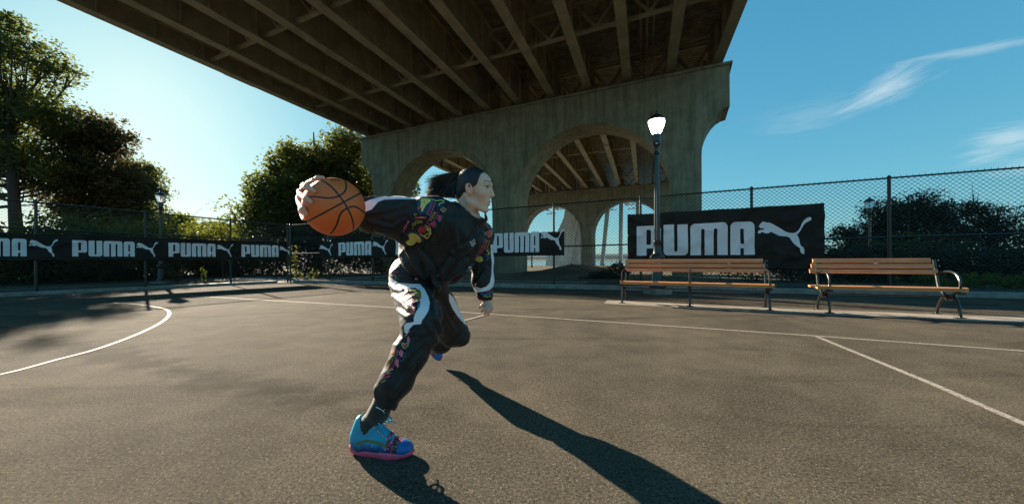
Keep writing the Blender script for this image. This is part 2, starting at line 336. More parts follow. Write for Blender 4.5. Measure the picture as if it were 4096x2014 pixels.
def wood():
    m = bpy.data.materials.new('bench_wood'); m.use_nodes = True; t = m.node_tree; b = t.nodes['Principled BSDF']; lk = t.links.new
    tc = N(t, 'ShaderNodeTexCoord'); oi = N(t, 'ShaderNodeObjectInfo')
    mp = N(t, 'ShaderNodeMapping'); mp.inputs['Scale'].default_value = (1.2, 22, 22); lk(tc.outputs['Object'], mp.inputs['Vector'])
    ad = N(t, 'ShaderNodeVectorMath', operation='ADD'); lk(mp.outputs[0], ad.inputs[0]); lk(oi.outputs['Random'], ad.inputs[1])
    n = N(t, 'ShaderNodeTexNoise'); n.inputs['Scale'].default_value = 2.4; n.inputs['Detail'].default_value = 6; n.inputs['Distortion'].default_value = 1.2; lk(ad.outputs[0], n.inputs['Vector'])
    r = N(t, 'ShaderNodeValToRGB'); e = r.color_ramp.elements; e[0].position = .3; e[0].color = (.46, .17, .05, 1); e[1].position = .7; e[1].color = (.76, .32, .12, 1); lk(n.outputs['Fac'], r.inputs['Fac'])
    lk(r.outputs[0], b.inputs['Base Color']); b.inputs['Roughness'].default_value = .42; b.inputs['Coat Weight'].default_value = .25; b.inputs['Coat Roughness'].default_value = .25
    return m
M['wood'] = wood()
# ================================================================== GROUND
def sheet(name, pts, z, mat_, sub=None, **kw):
    mb = MB(); mb.add([(p[0], p[1], z) for p in pts], [tuple(range(len(pts)))]); return mb.build(name, mat_, kind='structure', **kw)
def terrain():
    xs = np.concatenate([np.linspace(-1600, -90, 14), np.linspace(-80, 80, 81), np.linspace(90, 1600, 14)])
    ys = np.concatenate([np.linspace(-60, 90, 76), np.linspace(96, 300, 18), np.linspace(340, 2400, 14)])
    X, Y = np.meshgrid(xs, ys, indexing='ij')
    Z = np.full_like(X, -.012)
    shore = 47 + .10*np.abs(X-10) - 2*np.sin(X*.21)
    bay = np.clip((Y-shore)/5.0, 0, 1)*np.clip((X+9)/6.0, 0, 1)*np.clip((470-Y)/60, 0, 1)
    Z -= 3.0*bay
    n = vnoise(np.stack([X.ravel()*.35, Y.ravel()*.35, X.ravel()*0], 1)).reshape(X.shape)
    far = np.clip((np.hypot(X, Y-5)-20)/15, 0, 1)
    Z += far*(1-bay)*(n-.35)*.35
    Z += np.clip((Y-480)/200, 0, 1)*9*np.abs(X)/(np.abs(X)+60)
    # mound of earth beside the pier
    cx, cy = G(1430, 683).x, 26.0
    Z += .75*np.exp(-(((X-4.6)/2.4)**2 + ((Y-24.5)/1.3)**2))
    ny = len(ys); V = np.stack([X.ravel(), Y.ravel(), Z.ravel()], 1)
    ii, jj = np.meshgrid(np.arange(len(xs)-1), np.arange(ny-1), indexing='ij'); a = (ii*ny+jj).ravel()
    o = npmesh('terrain', V, np.stack([a, a+ny, a+ny+1, a+1], 1), M['ground']); tag(o, kind='structure')
terrain()
# court edges follow the two fences
FA, FB = Vector((-13.3, 10.0, 0)), Vector((-9.42, 15.2, 0))          # left fence line
BA, BB = Vector((-9.35, 15.1, 0)), Vector((11.5, 8.03, 0))            # back fence line
fd = (FB-FA).normalized(); bd = (BB-BA).normalized()
fn = Vector((fd.y, -fd.x, 0)); bn = Vector((bd.y, -bd.x, 0))          # towards the court
if fn.dot(Vector((0, 0, 0))-FA) < 0: fn = -fn
if bn.dot(Vector((0, 0, 0))-BA) < 0: bn = -bn
crt = [FB + Vector((.05, .1, 0)), BA + bd*28, BA + bd*28 - bn*-14, Vector((22, -14, 0)), Vector((-26, -14, 0)), FA - fd*12]
sheet('court', crt, 0.0, M['asphalt'])
def strip(mb, pts, wd, z=.004):
    pts = [Vector((p[0], p[1], 0)) for p in pts]; n = len(pts); vs = []
    for i, p in enumerate(pts):
        t = (pts[min(i+1, n-1)]-pts[max(i-1, 0)]).normalized(); s = Vector((-t.y, t.x, 0))*wd/2
        vs += [(p.x+s.x, p.y+s.y, z), (p.x-s.x, p.y-s.y, z)]
    mb.add(vs, [(2*i, 2*i+1, 2*i+3, 2*i+2) for i in range(n-1)])
def smooth(pts, k=8):
    pts = [Vector(p) for p in pts]; out = []; n = len(pts)
    for i in range(n-1):
        p0, p1, p2, p3 = pts[max(i-1, 0)], pts[i], pts[i+1], pts[min(i+2, n-1)]
        for j in range(k):
            t = j/k; out.append(.5*((2*p1)+(-p0+p2)*t+(2*p0-5*p1+4*p2-p3)*t*t+(-p0+3*p1-3*p2+p3)*t**3))
    out.append(pts[-1]); return out
arc = [(-60, 955), (0, 942), (57, 928.5), (143.6, 904.5), (234.6, 880.6), (311, 854.3), (373.4, 828), (411.7, 806.4), (426, 789.6), (416.5, 777.7), (383, 770.5), (335, 764.8), (287, 761.9)]
mb = MB(); strip(mb, smooth([G(*p) for p in arc], 8), .045); mb.build('court_line', M['line_cream'], kind='structure')
mb = MB(); strip(mb, [G(*p) for p in [(478, 744), (550, 748), (943, 770.5), (1159, 784.8)]] + [G(2052.6, 845), G(2576, 883), G(3200, 930)], .05)
mb.build('court_line', M['line_white'], kind='structure')
mb = MB(); strip(mb, [G(2056, 848), G(2338, 964), G(2576, 1068), G(2850, 1190)], .05, .008); mb.build('court_line', M['line_white'], kind='structure')
mb = MB(); strip(mb, [G(1168, 807), G(1120, 828)], .05, .008); strip(mb, [G(1229, 790.5), G(1168, 807)], .05, .008); mb.build('court_line', M['line_white'], kind='structure')
# light concrete pad under the benches
pf = [G(1519, 763), G(1703, 773.5), G(1981, 788), G(2270, 800), G(2576, 813), G(2900, 826)]
mb = MB(); pb = [p + Vector((.24, .62, 0)) for p in pf]
mb.add([(p.x, p.y, .004) for p in pf] + [(p.x, p.y, .004) for p in pb], [(i, i+1, 7+i, 6+i) for i in range(5)]); mb.build('bench_pad', M['pad'], kind='structure')
# path outside the left fence, water, kerbs
pa = [FA - fd*14 - fn*.4, FB + fd*9 - fn*.4, FB + fd*9 - fn*2.3, FA - fd*14 - fn*2.0]
sheet('path', pa, -.004, M['path'])
pa = [BA - bd*6 - bn*.6, BA + bd*12 - bn*.6, BA + bd*12 - bn*3.4, BA - bd*6 - bn*3.2]
sheet('path', pa, -.001, M['path'])
wm = mat('water', (.05, .10, .13), .12, 0, bump=.05, bscale=1.2); 
sheet('water', [(-1500, 30), (1500, 30), (1500, 2300), (-1500, 2300)], -1.0, wm)
def kerb(name, a, b, n, wd, h, off, mt, seglen=1.9):
    d = (b-a).normalized(); Lg = (b-a).length; k = max(1, int(Lg/seglen)); root = None
    e = empty(name, a, kind='structure')
    ang = math.atan2(d.y, d.x); e.rotation_euler = (0, 0, ang)
    sgn = 1 if Vector((-d.y, d.x, 0)).dot(n) > 0 else -1
    for i in range(k):
        l = Lg/k; m = MB(); c = (i+.5)*l
        m.bbox((c, sgn*(off), h/2-.02+random.uniform(-.003, .003)), (l-.008, wd, h+.04), .015)
        m.build('kerb_stone', mt, e)
kerb('kerb', BA + bd*.45, BA + bd*27, bn, .34, .12, .10, M['kerb'])
kerb('kerb', FA - fd*9, FB - fd*.55, fn, .18, .09, .10, M['kerb'])

# ================================================================== CHAIN LINK FENCES
def fence(name, A, d, ts, Ltot, H0, H1, z0, mid, cell, wire, post_r, label, rails=True, n=None, capball=False):
    """A + d*a runs along the fence; ts = post positions as fractions of Ltot"""
    root = empty(name, A, math.atan2(d.y, d.x), label=label, cat='fence', group='chain link fences around the court')
    H = lambda a: H0 + (H1-H0)*max(-.6, min(1.3, a/Ltot))
    a0, a1 = ts[0]*Ltot, ts[-1]*Ltot
    for t in ts:
        a = t*Ltot; m = MB(); m.tube([(a, 0, -.02), (a, 0, H(a)+.01)], post_r, 10); m.lathe([(post_r*1.25, 0), (post_r*1.3, .03), (post_r*.6, .06), (.004, .075)], 10, (a, 0, H(a)+.0)); m.build('post', M['fence'], root, True)
    for nm, f in (('top_rail', lambda a: H(a)), ('middle_rail', lambda a: z0+(H(a)-z0)*mid), ('bottom_rail', lambda a: z0+.03)):
        m = MB(); m.tube([(a0, 0, f(a0)), (0, 0, f(0)) if a0 < 0 else (a0+.01, 0, f(a0)), (a1, 0, f(a1))], .021 if nm != 'bottom_rail' else .014, 8); m.build(nm, M['fence'], root, True)
    m = MB(); cw, chh = cell; k = chh/cw; yo = .026
    vs = []; fs = []
    for sg, y in ((1, yo), (-1, yo+.004)):
        step = cw; Hm = max(H(a0), H(a1)); span = (Hm-z0)/k
        q = a0-span if sg > 0 else a0
        end = a1 if sg > 0 else a1+span
        while q < end:
            # wire: z = z0 + sg*k*(a-q)
            lo, hi = 0.0, 1.0
            aL, aR = (q, q+span) if sg > 0 else (q-span, q)
            aL2, aR2 = max(aL, a0), min(aR, a1)
            if aR2-aL2 > .02:
                zf = lambda a: z0+sg*k*(a-q)
                pts = [(aL2, zf(aL2)), (aR2, zf(aR2))]
                # clip at the sloping top
                (x1, z1), (x2, z2) = pts; g1, g2 = z1-H(x1), z2-H(x2)
                if g1 > 0 and g2 > 0: q += step; continue
                if g1 > 0: s = g1/(g1-g2); x1 += (x2-x1)*s; z1 += (z2-z1)*s
                if g2 > 0: s = g1/(g1-g2); x2 = x1+(x2-x1)*s; z2 = z1+(z2-z1)*s
                r = wire; b = len(vs)
                dx, dz = (x2-x1), (z2-z1); ll = math.hypot(dx, dz); px, pz = -dz/ll*r, dx/ll*r
                for (x, z) in ((x1, z1), (x2, z2)):
                    vs += [(x+px, y, z+pz), (x-px, y+.0005, z-pz), (x, y+r*1.6, z)]
                fs += [(b, b+1, b+4, b+3), (b+1, b+2, b+5, b+4), (b+2, b, b+3, b+5)]
            q += step
    m.add(vs, fs); o = m.build('chain_link_mesh', M['wire'], root, kind='stuff')
    # tie barbs along the top
    m = MB(); a = a0
    while a < a1:
        m.box((a, yo, H(a)+.035), (.006, .006, .05)); a += cw
    m.build('wire_barbs', M['wire'], root, kind='stuff')
    return root
LB = (BB-BA).length; LF = (FB-FA).length
fence('chain_link_fence', BA, bd, [.0, .0936, .1923, .30, .405, .513, .632, .761, .893, 1.03, 1.17], LB, 2.40, 2.92, .13, .47, (.115, .098), .0042, .035,
      'tall black chain link fence across the back of the court behind the benches')
fence('chain_link_fence', FA, fd, [-1.33, -.99, -.66, -.33, 0, .332, .682, .985], LF, 2.58, 2.40, .10, .70, (.09, .08), .0030, .033,
      'black chain link fence on the tree side with a long repeating banner')
# a second, farther run of fence seen beyond the corner
fence('chain_link_fence', P(560, 660, 17.5)*1.0 - Vector((0, 0, P(560, 660, 17.5).z)), Vector((.95, .31, 0)), [0, .25, .5, .75, 1.0], 9.0, 2.0, 2.2, .08, .5, (.11, .095), .0035, .03,
      'farther low chain link fence beyond the corner post by the leafy tree')

# ================================================================== BANNERS
def rr(x0, y0, x1, y1, tl=0, tr=0, br=0, bl=0, k=7):
    out = []
    for cx, cy, r, a0 in ((x0+bl, y0+bl, bl, 180), (x1-br, y0+br, br, 270), (x1-tr, y1-tr, tr, 0), (x0+tl, y1-tl, tl, 90)):
        if r == 0: out.append((cx, cy)); continue
        for i in range(k+1):
            a = R(a0+90*i/k); out.append((cx+r*math.cos(a), cy+r*math.sin(a)))
    return out
LET = []          # (outline, holes) in letter heights
LET.append((rr(0, .245, .816, 1, tr=.14, br=.10), [rr(.335, .367, .49, .87, tr=.06, br=.05)]))
LET.append((rr(0, 0, .335, .245), []))
def U_(x0, x1, s0, s1):
    return rr(x0, 0, x1, .30, bl=.14, br=.14)[:8] + rr(x0, 0, x1, .30, bl=.14, br=.14)[8:16] + [(x1, 1), (s1, 1)] + [(s1, .17), (s1-.02, .13), ((s0+s1)/2, .115), (s0+.02, .13), (s0, .17)] + [(s0, 1), (x0, 1)]
LET.append((U_(.906, 1.694, 1.250, 1.360), []))
m0, m1 = 1.775, 2.918
def slit_up(s0, s1, top): return [(s0, 0), (s0, top-.05), (s0+.02, top-.012), ((s0+s1)/2, top), (s1-.02, top-.012), (s1, top-.05), (s1, 0)]
top = rr(m0, .5, m1, 1, tl=.14, tr=.14)
LET.append(([(m0, 0)] + slit_up(2.105, 2.215, .83) + slit_up(2.495, 2.605, .83) + [(m1, 0)] + top[2:-1][::1] if False else
            [(m0, 0)] + slit_up(2.105, 2.215, .83) + slit_up(2.495, 2.605, .83) + [(m1, 0)] + [p for p in rr(m0, 0, m1, 1, tl=.14, tr=.14) if p[1] > .5], []))
a0_, a1_ = 3.0, 3.694
LET.append(([(a0_, 0), (3.29, 0), (3.29, .20), (3.395, .20), (3.395, 0), (a1_, 0)] + [p for p in rr(a0_, 0, a1_, 1, tl=.14, tr=.14) if p[1] > .5], [rr(3.29, .33, 3.395, .80, tl=.05, tr=.05)]))
TEXTW = 3.694
CATPX = [(160,400),(185,375),(190,352),(235,320),(250,295),(268,305),(285,312),(303,292),(325,320),(400,325),(470,350),(560,400),(640,445),(720,495),(790,530),(860,548),(930,552),(990,538),(1040,495),(1075,440),(1100,370),(1130,320),(1180,275),(1230,250),(1265,245),(1295,258),(1303,285),(1285,310),(1240,330),(1185,355),(1150,390),(1115,440),(1080,505),(1040,555),(1000,585),(1025,625),(1045,680),(1055,740),(1060,795),(1085,825),(1115,845),(1130,885),(1150,915),(1140,945),(1142,985),(1115,985),(1080,965),(1060,930),(1052,890),(1055,868),(1010,840),(960,800),(910,745),(880,695),(855,655),(820,630),(770,618),(700,612),(630,605),(570,580),(520,555),(470,530),(440,518),(410,538),(370,550),(320,545),(265,525),(215,512),(212,540),(180,545),(155,535),(145,510),(160,485),(190,472),(250,470),(288,465),(288,445),(270,435),(235,440),(205,432),(190,415)]
CAT = [((x-145)/1160, (985-y)/740) for x, y in CATPX]      # unit box
def inside(p, poly):
    x, y = p; c = False; n = len(poly)
    for i in range(n):
        x1, y1 = poly[i]; x2, y2 = poly[(i+1) % n]
        if (y1 > y) != (y2 > y) and x < (x2-x1)*(y-y1)/(y2-y1)+x1: c = not c
    return c
def tri_poly(outline, holes, sp):
    vs = []; es = []
    for lp in [outline]+holes:
        pts = []
        for i, p in enumerate(lp):
            q = lp[(i+1) % len(lp)]; dd = math.hypot(q[0]-p[0], q[1]-p[1])
            if dd < 1e-6: continue
            k = max(1, int(dd/sp)); pts += [(p[0]+(q[0]-p[0])*j/k, p[1]+(q[1]-p[1])*j/k) for j in range(k)]
        b = len(vs); vs += [Vector(p) for p in pts]; es += [(b+i, b+(i+1) % len(pts)) for i in range(len(pts))]
    xs = [p[0] for p in outline]; ys = [p[1] for p in outline]
    x = min(xs)+sp/2
    while x < max(xs):
        y = min(ys)+sp/2
        while y < max(ys):
            if inside((x, y), outline) and not any(inside((x, y), h) for h in holes): vs.append(Vector((x, y)))
            y += sp
        x += sp
    r = delaunay_2d_cdt(vs, es, [], 0, 1e-5)
    V = [tuple(v) for v in r[0]]; T = []
    for f in r[2]:
        c = (sum(V[i][0] for i in f)/3, sum(V[i][1] for i in f)/3)
        if inside(c, outline) and not any(inside(c, h) for h in holes): T.append(tuple(f))
    return V, T
def banner(name, A, d, n, a0, a1, z0, z1, marks, label, seed=0, amp=.03, off=.07, slope=None, sag=0):
    Lb = a1-a0; root = empty(name, A + d*a0, math.atan2(d.y, d.x), label=label, cat='banner', group='banners tied to the fences')
    sgn = 1 if Vector((-d.y, d.x, 0)).dot(n) > 0 else -1
    def zz(u, v):   # u in metres, v 0..1
        zt = z1[0]+(z1[1]-z1[0])*u/Lb; zb = z0[0]+(z0[1]-z0[0])*u/Lb
        k = Lb/max(1, round(Lb/1.3)); s = abs(math.sin(math.pi*u/k))
        return zb+(zt-sag*s-zb)*v
    def disp(P2):
        P2 = np.asarray(P2); u, v = P2[:, 0], P2[:, 1]
        q = np.stack([u*.55+v*1.3+seed, u*1.5-v*.9, u*0+seed], 1)
        r1 = 1-np.abs(2*vnoise(q*1.7)-1); r2 = 1-np.abs(2*vnoise(np.stack([u*2.6-v*2.0, v*1.4+u*.4, u*0+seed+5], 1))-1)
        q3 = np.stack([u*5.5, v*1.2+u*1.1, u*0+seed+9], 1)
        q4 = np.stack([u*1.0+v*.5, v*9-u*1.2, u*0+seed+3], 1)
        return amp*(r1**2*1.2+r2**3*.35+(vnoise(q3)-.5)*.15+(vnoise(q4)-.5)*.12)
    nu = max(40, int(Lb/.03)); nv = 40
    us, vs = np.meshgrid(np.linspace(0, Lb, nu), np.linspace(0, 1, nv), indexing='ij')
    D = disp(np.stack([us.ravel(), vs.ravel()*(z1[0]-z0[0])], 1))
    V = np.array([(u, sgn*(off+dd), zz(u, v)) for u, v, dd in zip(us.ravel(), vs.ravel(), D)])
    ii, jj = np.meshgrid(np.arange(nu-1), np.arange(nv-1), indexing='ij'); a = (ii*nv+jj).ravel()
    Fq = np.stack([a, a+nv, a+nv+1, a+1], 1)
    o = npmesh('cloth', V, Fq, M['banner'], root)
    sm = o.modifiers.new('thickness', 'SOLIDIFY'); sm.thickness = .002; sm.offset = -sgn
    Hh = z1[0]-z0[0]
    def put(nm, V2, T2):
        D2 = disp(np.array(V2)); 
        VV = [(u, sgn*(off+dd+.009), zz(u, v/Hh)) for (u, v), dd in zip(V2, D2)]
        m = MB(); m.add(VV, T2); m.build(nm, M['letter'], root, True)
    for kind, x0, x1, y0, y1 in marks:      # metres along, heights above the banner's lower edge
        if kind == 'word':
            sx = (x1-x0)/TEXTW; sy = y1-y0; allV = []; allT = []
            for oi, (ou, ho) in enumerate(LET):
                f = lambda q: (x0+q[0]*sx, y0+q[1]*sy)
                V2, T2 = tri_poly([f(q) for q in ou], [[f(q) for q in h] for h in ho], .035)
                if oi == 1: allV, allT = V2, T2; continue
                if oi == 0: pV, pT = V2, T2; continue
                put('letter', [q for q in V2], T2)
            b = len(pV); put('letter', pV+allV, pT+[tuple(i+b for i in t) for t in allT])
        else:
            V2, T2 = tri_poly([(x0+q[0]*(x1-x0), y0+q[1]*(y1-y0)) for q in CAT], [], .03)
            put('leaping_cat_emblem', V2, T2)
    # eyelets with ties
    m = MB(); k = max(2, round(Lb/1.3))
    for i in range(k+1):
        u = min(max(i*Lb/k, .03), Lb-.03)
        for v in (0.03, .97):
            z = zz(u, v); dd = float(disp([(u, v*Hh)])[0]); m.tube([(u, sgn*(off+dd+.006), z), (u, 0, z+(.03 if v > .5 else -.03))], .004, 5)
    m.build('ties', M['fence'], root, kind='stuff')
    return root
# left banner, from off the picture to the corner post
per = .3165*LF; marks = []
for k in range(-1, 3):
    s = (.0975+.3165*k)*LF - (-.62)*LF
    marks += [('word', s, s+1.264, .12, .60), ('cat', s+1.30, s+1.30+.50, .11, .61)]
banner('banner', FA, fd, fn, -.62*LF, .975*LF, (.955, .955), (1.70, 1.68), marks,
       'long black banner with four repeats of white letters on the fence beside the trees', 3, .036)
B0 = .0755*LB
mk = [('cat', .04, .72, .10, .56)]
for k, t in enumerate([.1205, .243, .331, .4195]):
    s = t*LB-B0; mk += [('word', s, s+(1.6 if k != 2 else 1.45), .10, .60+.02*k)]
    if k != 2: mk += [('cat', s+1.65, s+2.42 if k else s+2.36, .11+.01*k, .62+.025*k)]
banner('banner', BA, bd, bn, B0, .529*LB, (1.0, 1.035), (1.63, 1.79), mk,
       'narrow black banner with white letters on the back fence behind the player', 11, .028)
C0 = .6151*LB
banner('banner', BA, bd, bn, C0, .8326*LB, (.62, .60), (2.24, 2.32),
       [('word', .6269*LB-C0, .7625*LB-C0, .39, 1.26), ('cat', .766*LB-C0, .820*LB-C0, .395, 1.30)],
       'largest black banner with huge white letters and leaping cat behind the benches', 23, .045, .06, sag=.015)
# ================================================================== BRIDGE
PE = Vector((.903, -.429, 0)).normalized(); BD = Vector((.346, .938, 0)).normalized()
PO = Vector((-1.5, 24.0, 0))
ZT = 10.68
def arch_pier(name, O, label, dark=True):
    root = empty(name, O, math.atan2(PE.y, PE.x), label=label, cat='bridge pier', group='arched concrete bridge piers')
    # outline in (s, z) with two arched openings; thickness T along the bridge
    T = 2.1; zs = 4.2; ra = 4.65
    ex0, ex1 = -10.56, 12.6; c0, c1 = -11.87, 13.87
    arches = [(-4.40, 4.62), (6.5, 4.66)]
    def cap(side):      # bracket curve from column to the cap end, going up
        x0, x1 = (ex0, c0) if side < 0 else (ex1, c1); out = []
        for i in range(9):
            a = i/8*math.pi/2; out.append((x0+(x1-x0)*(1-math.cos(a)), 6.2+(8.6-6.2)*math.sin(a)))
        return out
    # strips: vertical slices so every face is a simple quad
    def arch_z(s):
        for c, r in arches:
            if abs(s-c) < r: return zs+math.sqrt(max(0, r*r-(s-c)**2))
        return None
    S = set([ex0, ex1, c0, c1])
    for c, r in arches:
        for i in range(41): S.add(round(c-r*math.cos(math.pi*i/40), 4))
    for sd in (-1, 1):
        for p in cap(sd): S.add(round(p[0], 4))
    S = sorted(S)
    def low(s):
        if s <= ex0 or s >= ex1:
            sd = -1 if s <= ex0 else 1; cv = cap(sd)
            xs = [p[0] for p in cv]; zs_ = [p[1] for p in cv]
            if sd < 0: xs, zs_ = xs[::-1], zs_[::-1]
            return float(np.interp(s, xs, zs_))
        return None
    mb = MB(); y0, y1 = 0, T
    def quad(a, b, c, d): mb.add([a, b, c, d], [(0, 1, 2, 3)])
    for i in range(len(S)-1):
        a, b = S[i], S[i+1]; m = (a+b)/2
        if b-a < 1e-5: continue
        ins = any(abs(m-c) < r for c, r in arches)
        if m < ex0 or m > ex1: la, lb = low(a), low(b)
        elif ins:
            la = arch_z(a) or zs; lb = arch_z(b) or zs
        else: la = lb = -.4
        for y in (y0, y1): quad((a, y, la), (b, y, lb), (b, y, ZT), (a, y, ZT))
        if la > -.3: quad((a, y0, la), (b, y0, lb), (b, y1, lb), (a, y1, la))
        quad((a, y0, ZT), (b, y0, ZT), (b, y1, ZT), (a, y1, ZT))
    for c, r in arches:
        for s in (c-r, c+r): quad((s, y0, -.4), (s, y1, -.4), (s, y1, zs), (s, y0, zs))
    for s in (ex0, ex1): quad((s, y0, -.4), (s, y1, -.4), (s, y1, 6.2), (s, y0, 6.2))
    for s in (c0, c1): quad((s, y0, 8.6), (s, y1, 8.6), (s, y1, ZT), (s, y0, ZT))
    me = bpy.data.meshes.new('pier_body'); me.from_pydata(mb.v, [], mb.f)
    bm = bmesh.new(); bm.from_mesh(me); bmesh.ops.remove_doubles(bm, verts=bm.verts, dist=.002); bmesh.ops.recalc_face_normals(bm, faces=bm.faces); bm.to_mesh(me); bm.free()
    link('pier_body', me, M['concrete'], root)
    # cap slab on the top, archivolt rings
    m = MB(); m.bbox(((c0+c1)/2, T/2, ZT+.07), (c1-c0+.24, T+.24, .14), .02); m.build('cap_slab', M['concrete'], root)
    for c, r in arches:
        m = MB()
        for i in range(40):
            a0, a1 = math.pi*i/40, math.pi*(i+1)/40; vs = []
            for a in (a0, a1):
                for rr_, yy in ((r+.01, -.07), (r+.34, -.07), (r+.34, .0), (r+.01, .0)): vs.append((c-rr_*math.cos(a), yy, zs+rr_*math.sin(a)))
            m.add(vs, [(0, 1, 5, 4), (1, 2, 6, 5), (3, 0, 4, 7)])
        m.build('arch_moulding', M['concrete'], root)
    return root
arch_pier('bridge_pier', PO, 'near concrete bridge pier with two tall arches behind the lamp post')
P2 = Vector((9.7, 51.4, 0))
arch_pier('bridge_pier', P2, 'second arched concrete pier seen through the arches of the nearer one')

# deck: root at the near pier; x along PE, y along the bridge
br = empty('bridge_deck', PO, 0, label='dark steel underside of a girder bridge crossing overhead', cat='bridge')
def bw(s, t, z): # local deck coordinates (s across, t along)
    return Vector((PE.x*s+BD.x*t, PE.y*s+BD.y*t, z))
GZ = ZT + .32; GH = 2.0; T0, T1 = -20.0, 50.0
gs = [-11.35+2.25*k for k in range(12)]
def beam(mb, sc, t0, t1, za, zb, wd):
    vs = [bw(sc+sx*wd/2, t, z) for t in (t0, t1) for sx, z in ((-1, za), (1, za), (1, zb), (-1, zb))]
    mb.add(vs, [(0, 1, 2, 3), (7, 6, 5, 4), (0, 4, 5, 1), (1, 5, 6, 2), (2, 6, 7, 3), (3, 7, 4, 0)])
for i, s in enumerate(gs):
    m = MB(); beam(m, s, T0, T1, GZ, GZ+.05, .46); beam(m, s, T0, T1, GZ+.05, GZ+GH-.04, .03); beam(m, s, T0, T1, GZ+GH-.04, GZ+GH, .40)
    t = T0+1.0; k = 0
    while t < T1:
        for sx in (-1, 1):
            vs = [bw(s+sx*.015, t, GZ+.05), bw(s+sx*.19, t, GZ+.05), bw(s+sx*.19, t, GZ+GH-.04), bw(s+sx*.015, t, GZ+GH-.04)]
            vs += [v + bw(0, .03, 0) for v in vs]; m.add(vs, [(0, 1, 2, 3), (7, 6, 5, 4), (0, 4, 5, 1), (1, 5, 6, 2)])
        t += 1.9
    # flange splice plates
    for t in (-9.5, 12, 26):
        beam(m, s, t-.8, t+.8, GZ-.025, GZ-.003, .44)
    m.build('girder', M['steel'], br)
def bar(mb, a, b, w1=.10, h1=.10):
    a, b = Vector(a), Vector(b); t = (b-a).normalized(); s = t.cross(Vector((0, 0, 1)))
    s = s.normalized() if s.length > .01 else Vector((1, 0, 0)); u = s.cross(t)
    vs = [p + s*i*w1/2 + u*j*h1/2 for p in (a, b) for i, j in ((-1, -1), (1, -1), (1, 1), (-1, 1))]
    mb.add(vs, [(0, 1, 2, 3), (7, 6, 5, 4), (0, 4, 5, 1), (1, 5, 6, 2), (2, 6, 7, 3), (3, 7, 4, 0)])
# cross frames: bottom chord, inverted V, gussets
tt = [-17.2+6.2*k for k in range(13)]
for t in tt + [1.05]:
    for i in range(11):
        if t > 14 and i % 2: continue
        s0, s1 = gs[i]+.02, gs[i+1]-.02; mid = (s0+s1)/2; zb, zt = GZ+.30, GZ+GH-.30
        m = MB(); bar(m, bw(s0, t, zb), bw(s1, t, zb), .13, .13); bar(m, bw(s0, t, zt), bw(mid, t, zb+.08), .10, .10); bar(m, bw(s1, t, zt), bw(mid, t, zb+.08), .10, .10)
        bar(m, bw(s0, t, zt), bw(s1, t, zt), .10, .10)
        for a, z in ((s0+.16, zb), (s1-.16, zb), (mid, zb+.08), (s0+.16, zt-.08), (s1-.16, zt-.08)):
            m.add([bw(a-.16, t-.012, z-.13), bw(a+.16, t-.012, z-.13), bw(a+.16, t-.012, z+.17), bw(a-.16, t-.012, z+.17)]+[bw(a-.16, t+.012, z-.13), bw(a+.16, t+.012, z-.13), bw(a+.16, t+.012, z+.17), bw(a-.16, t+.012, z+.17)],
                  [(0, 1, 2, 3), (7, 6, 5, 4), (0, 4, 5, 1), (2, 6, 7, 3)])
        m.build('cross_frame', M['steel'], br)
# stay-in-place corrugated deck form: ribs across between girders, joined
m = MB(); t = T0
while t < 20:
    for i in range(11):
        s0, s1 = gs[i]+.2, gs[i+1]-.2
        vs = [bw(s0, t, GZ+GH+.04), bw(s1, t, GZ+GH+.04), bw(s1, t+.12, GZ+GH+.04), bw(s0, t+.12, GZ+GH+.04), bw(s0, t-.03, GZ+GH+.10), bw(s1, t-.03, GZ+GH+.10), bw(s1, t+.15, GZ+GH+.10), bw(s0, t+.15, GZ+GH+.10)]
        m.add(vs, [(0, 1, 2, 3), (0, 4, 5, 1), (3, 2, 6, 7)])
    t += .30
m.build('corrugated_deck_form', M['deck'], br, kind='stuff')
m = MB(); beam(m, 1.0, T0, T1, GZ+GH+.10, GZ+GH+.45, 25.4); m.build('deck_slab', M['deck'], br)
for s, n_ in ((-12.0, 1), (13.95, 1)):
    m = MB(); beam(m, s, T0, T1, GZ+GH-.25, GZ+GH+.099, .34) if s > 0 else beam(m, s+.0, T0, T1, GZ+GH-.1, GZ+GH+.099, 1.0)
    beam(m, s+(-.28 if s < 0 else .1), T0, T1, GZ+GH+.451, GZ+GH+1.35, .3); m.build('parapet', M['concrete'], br)
# bearings over the pier
for s in gs:
    m = MB(); 
    for t in (1.0,): beam(m, s, t-.3, t+.3, ZT+.14, GZ-.002, .5)
    m.build('bearing', M['steel'], br)
# conduit bundles
for j, (s, z, r) in enumerate([(-10.5, GZ+.55, .06), (-10.25, GZ+.50, .05), (-10.0, GZ+.55, .06), (-9.75, GZ+.50, .045), (-9.52, GZ+.55, .05), (9.65, GZ+1.2, .06), (9.95, GZ+1.15, .07), (10.25, GZ+1.2, .06)]):
    m = MB(); m.tube([bw(s, T0, z), bw(s, T1, z)], r, 8); m.build('conduit', M['deck'] if j < 5 else M['steel'], br, True)
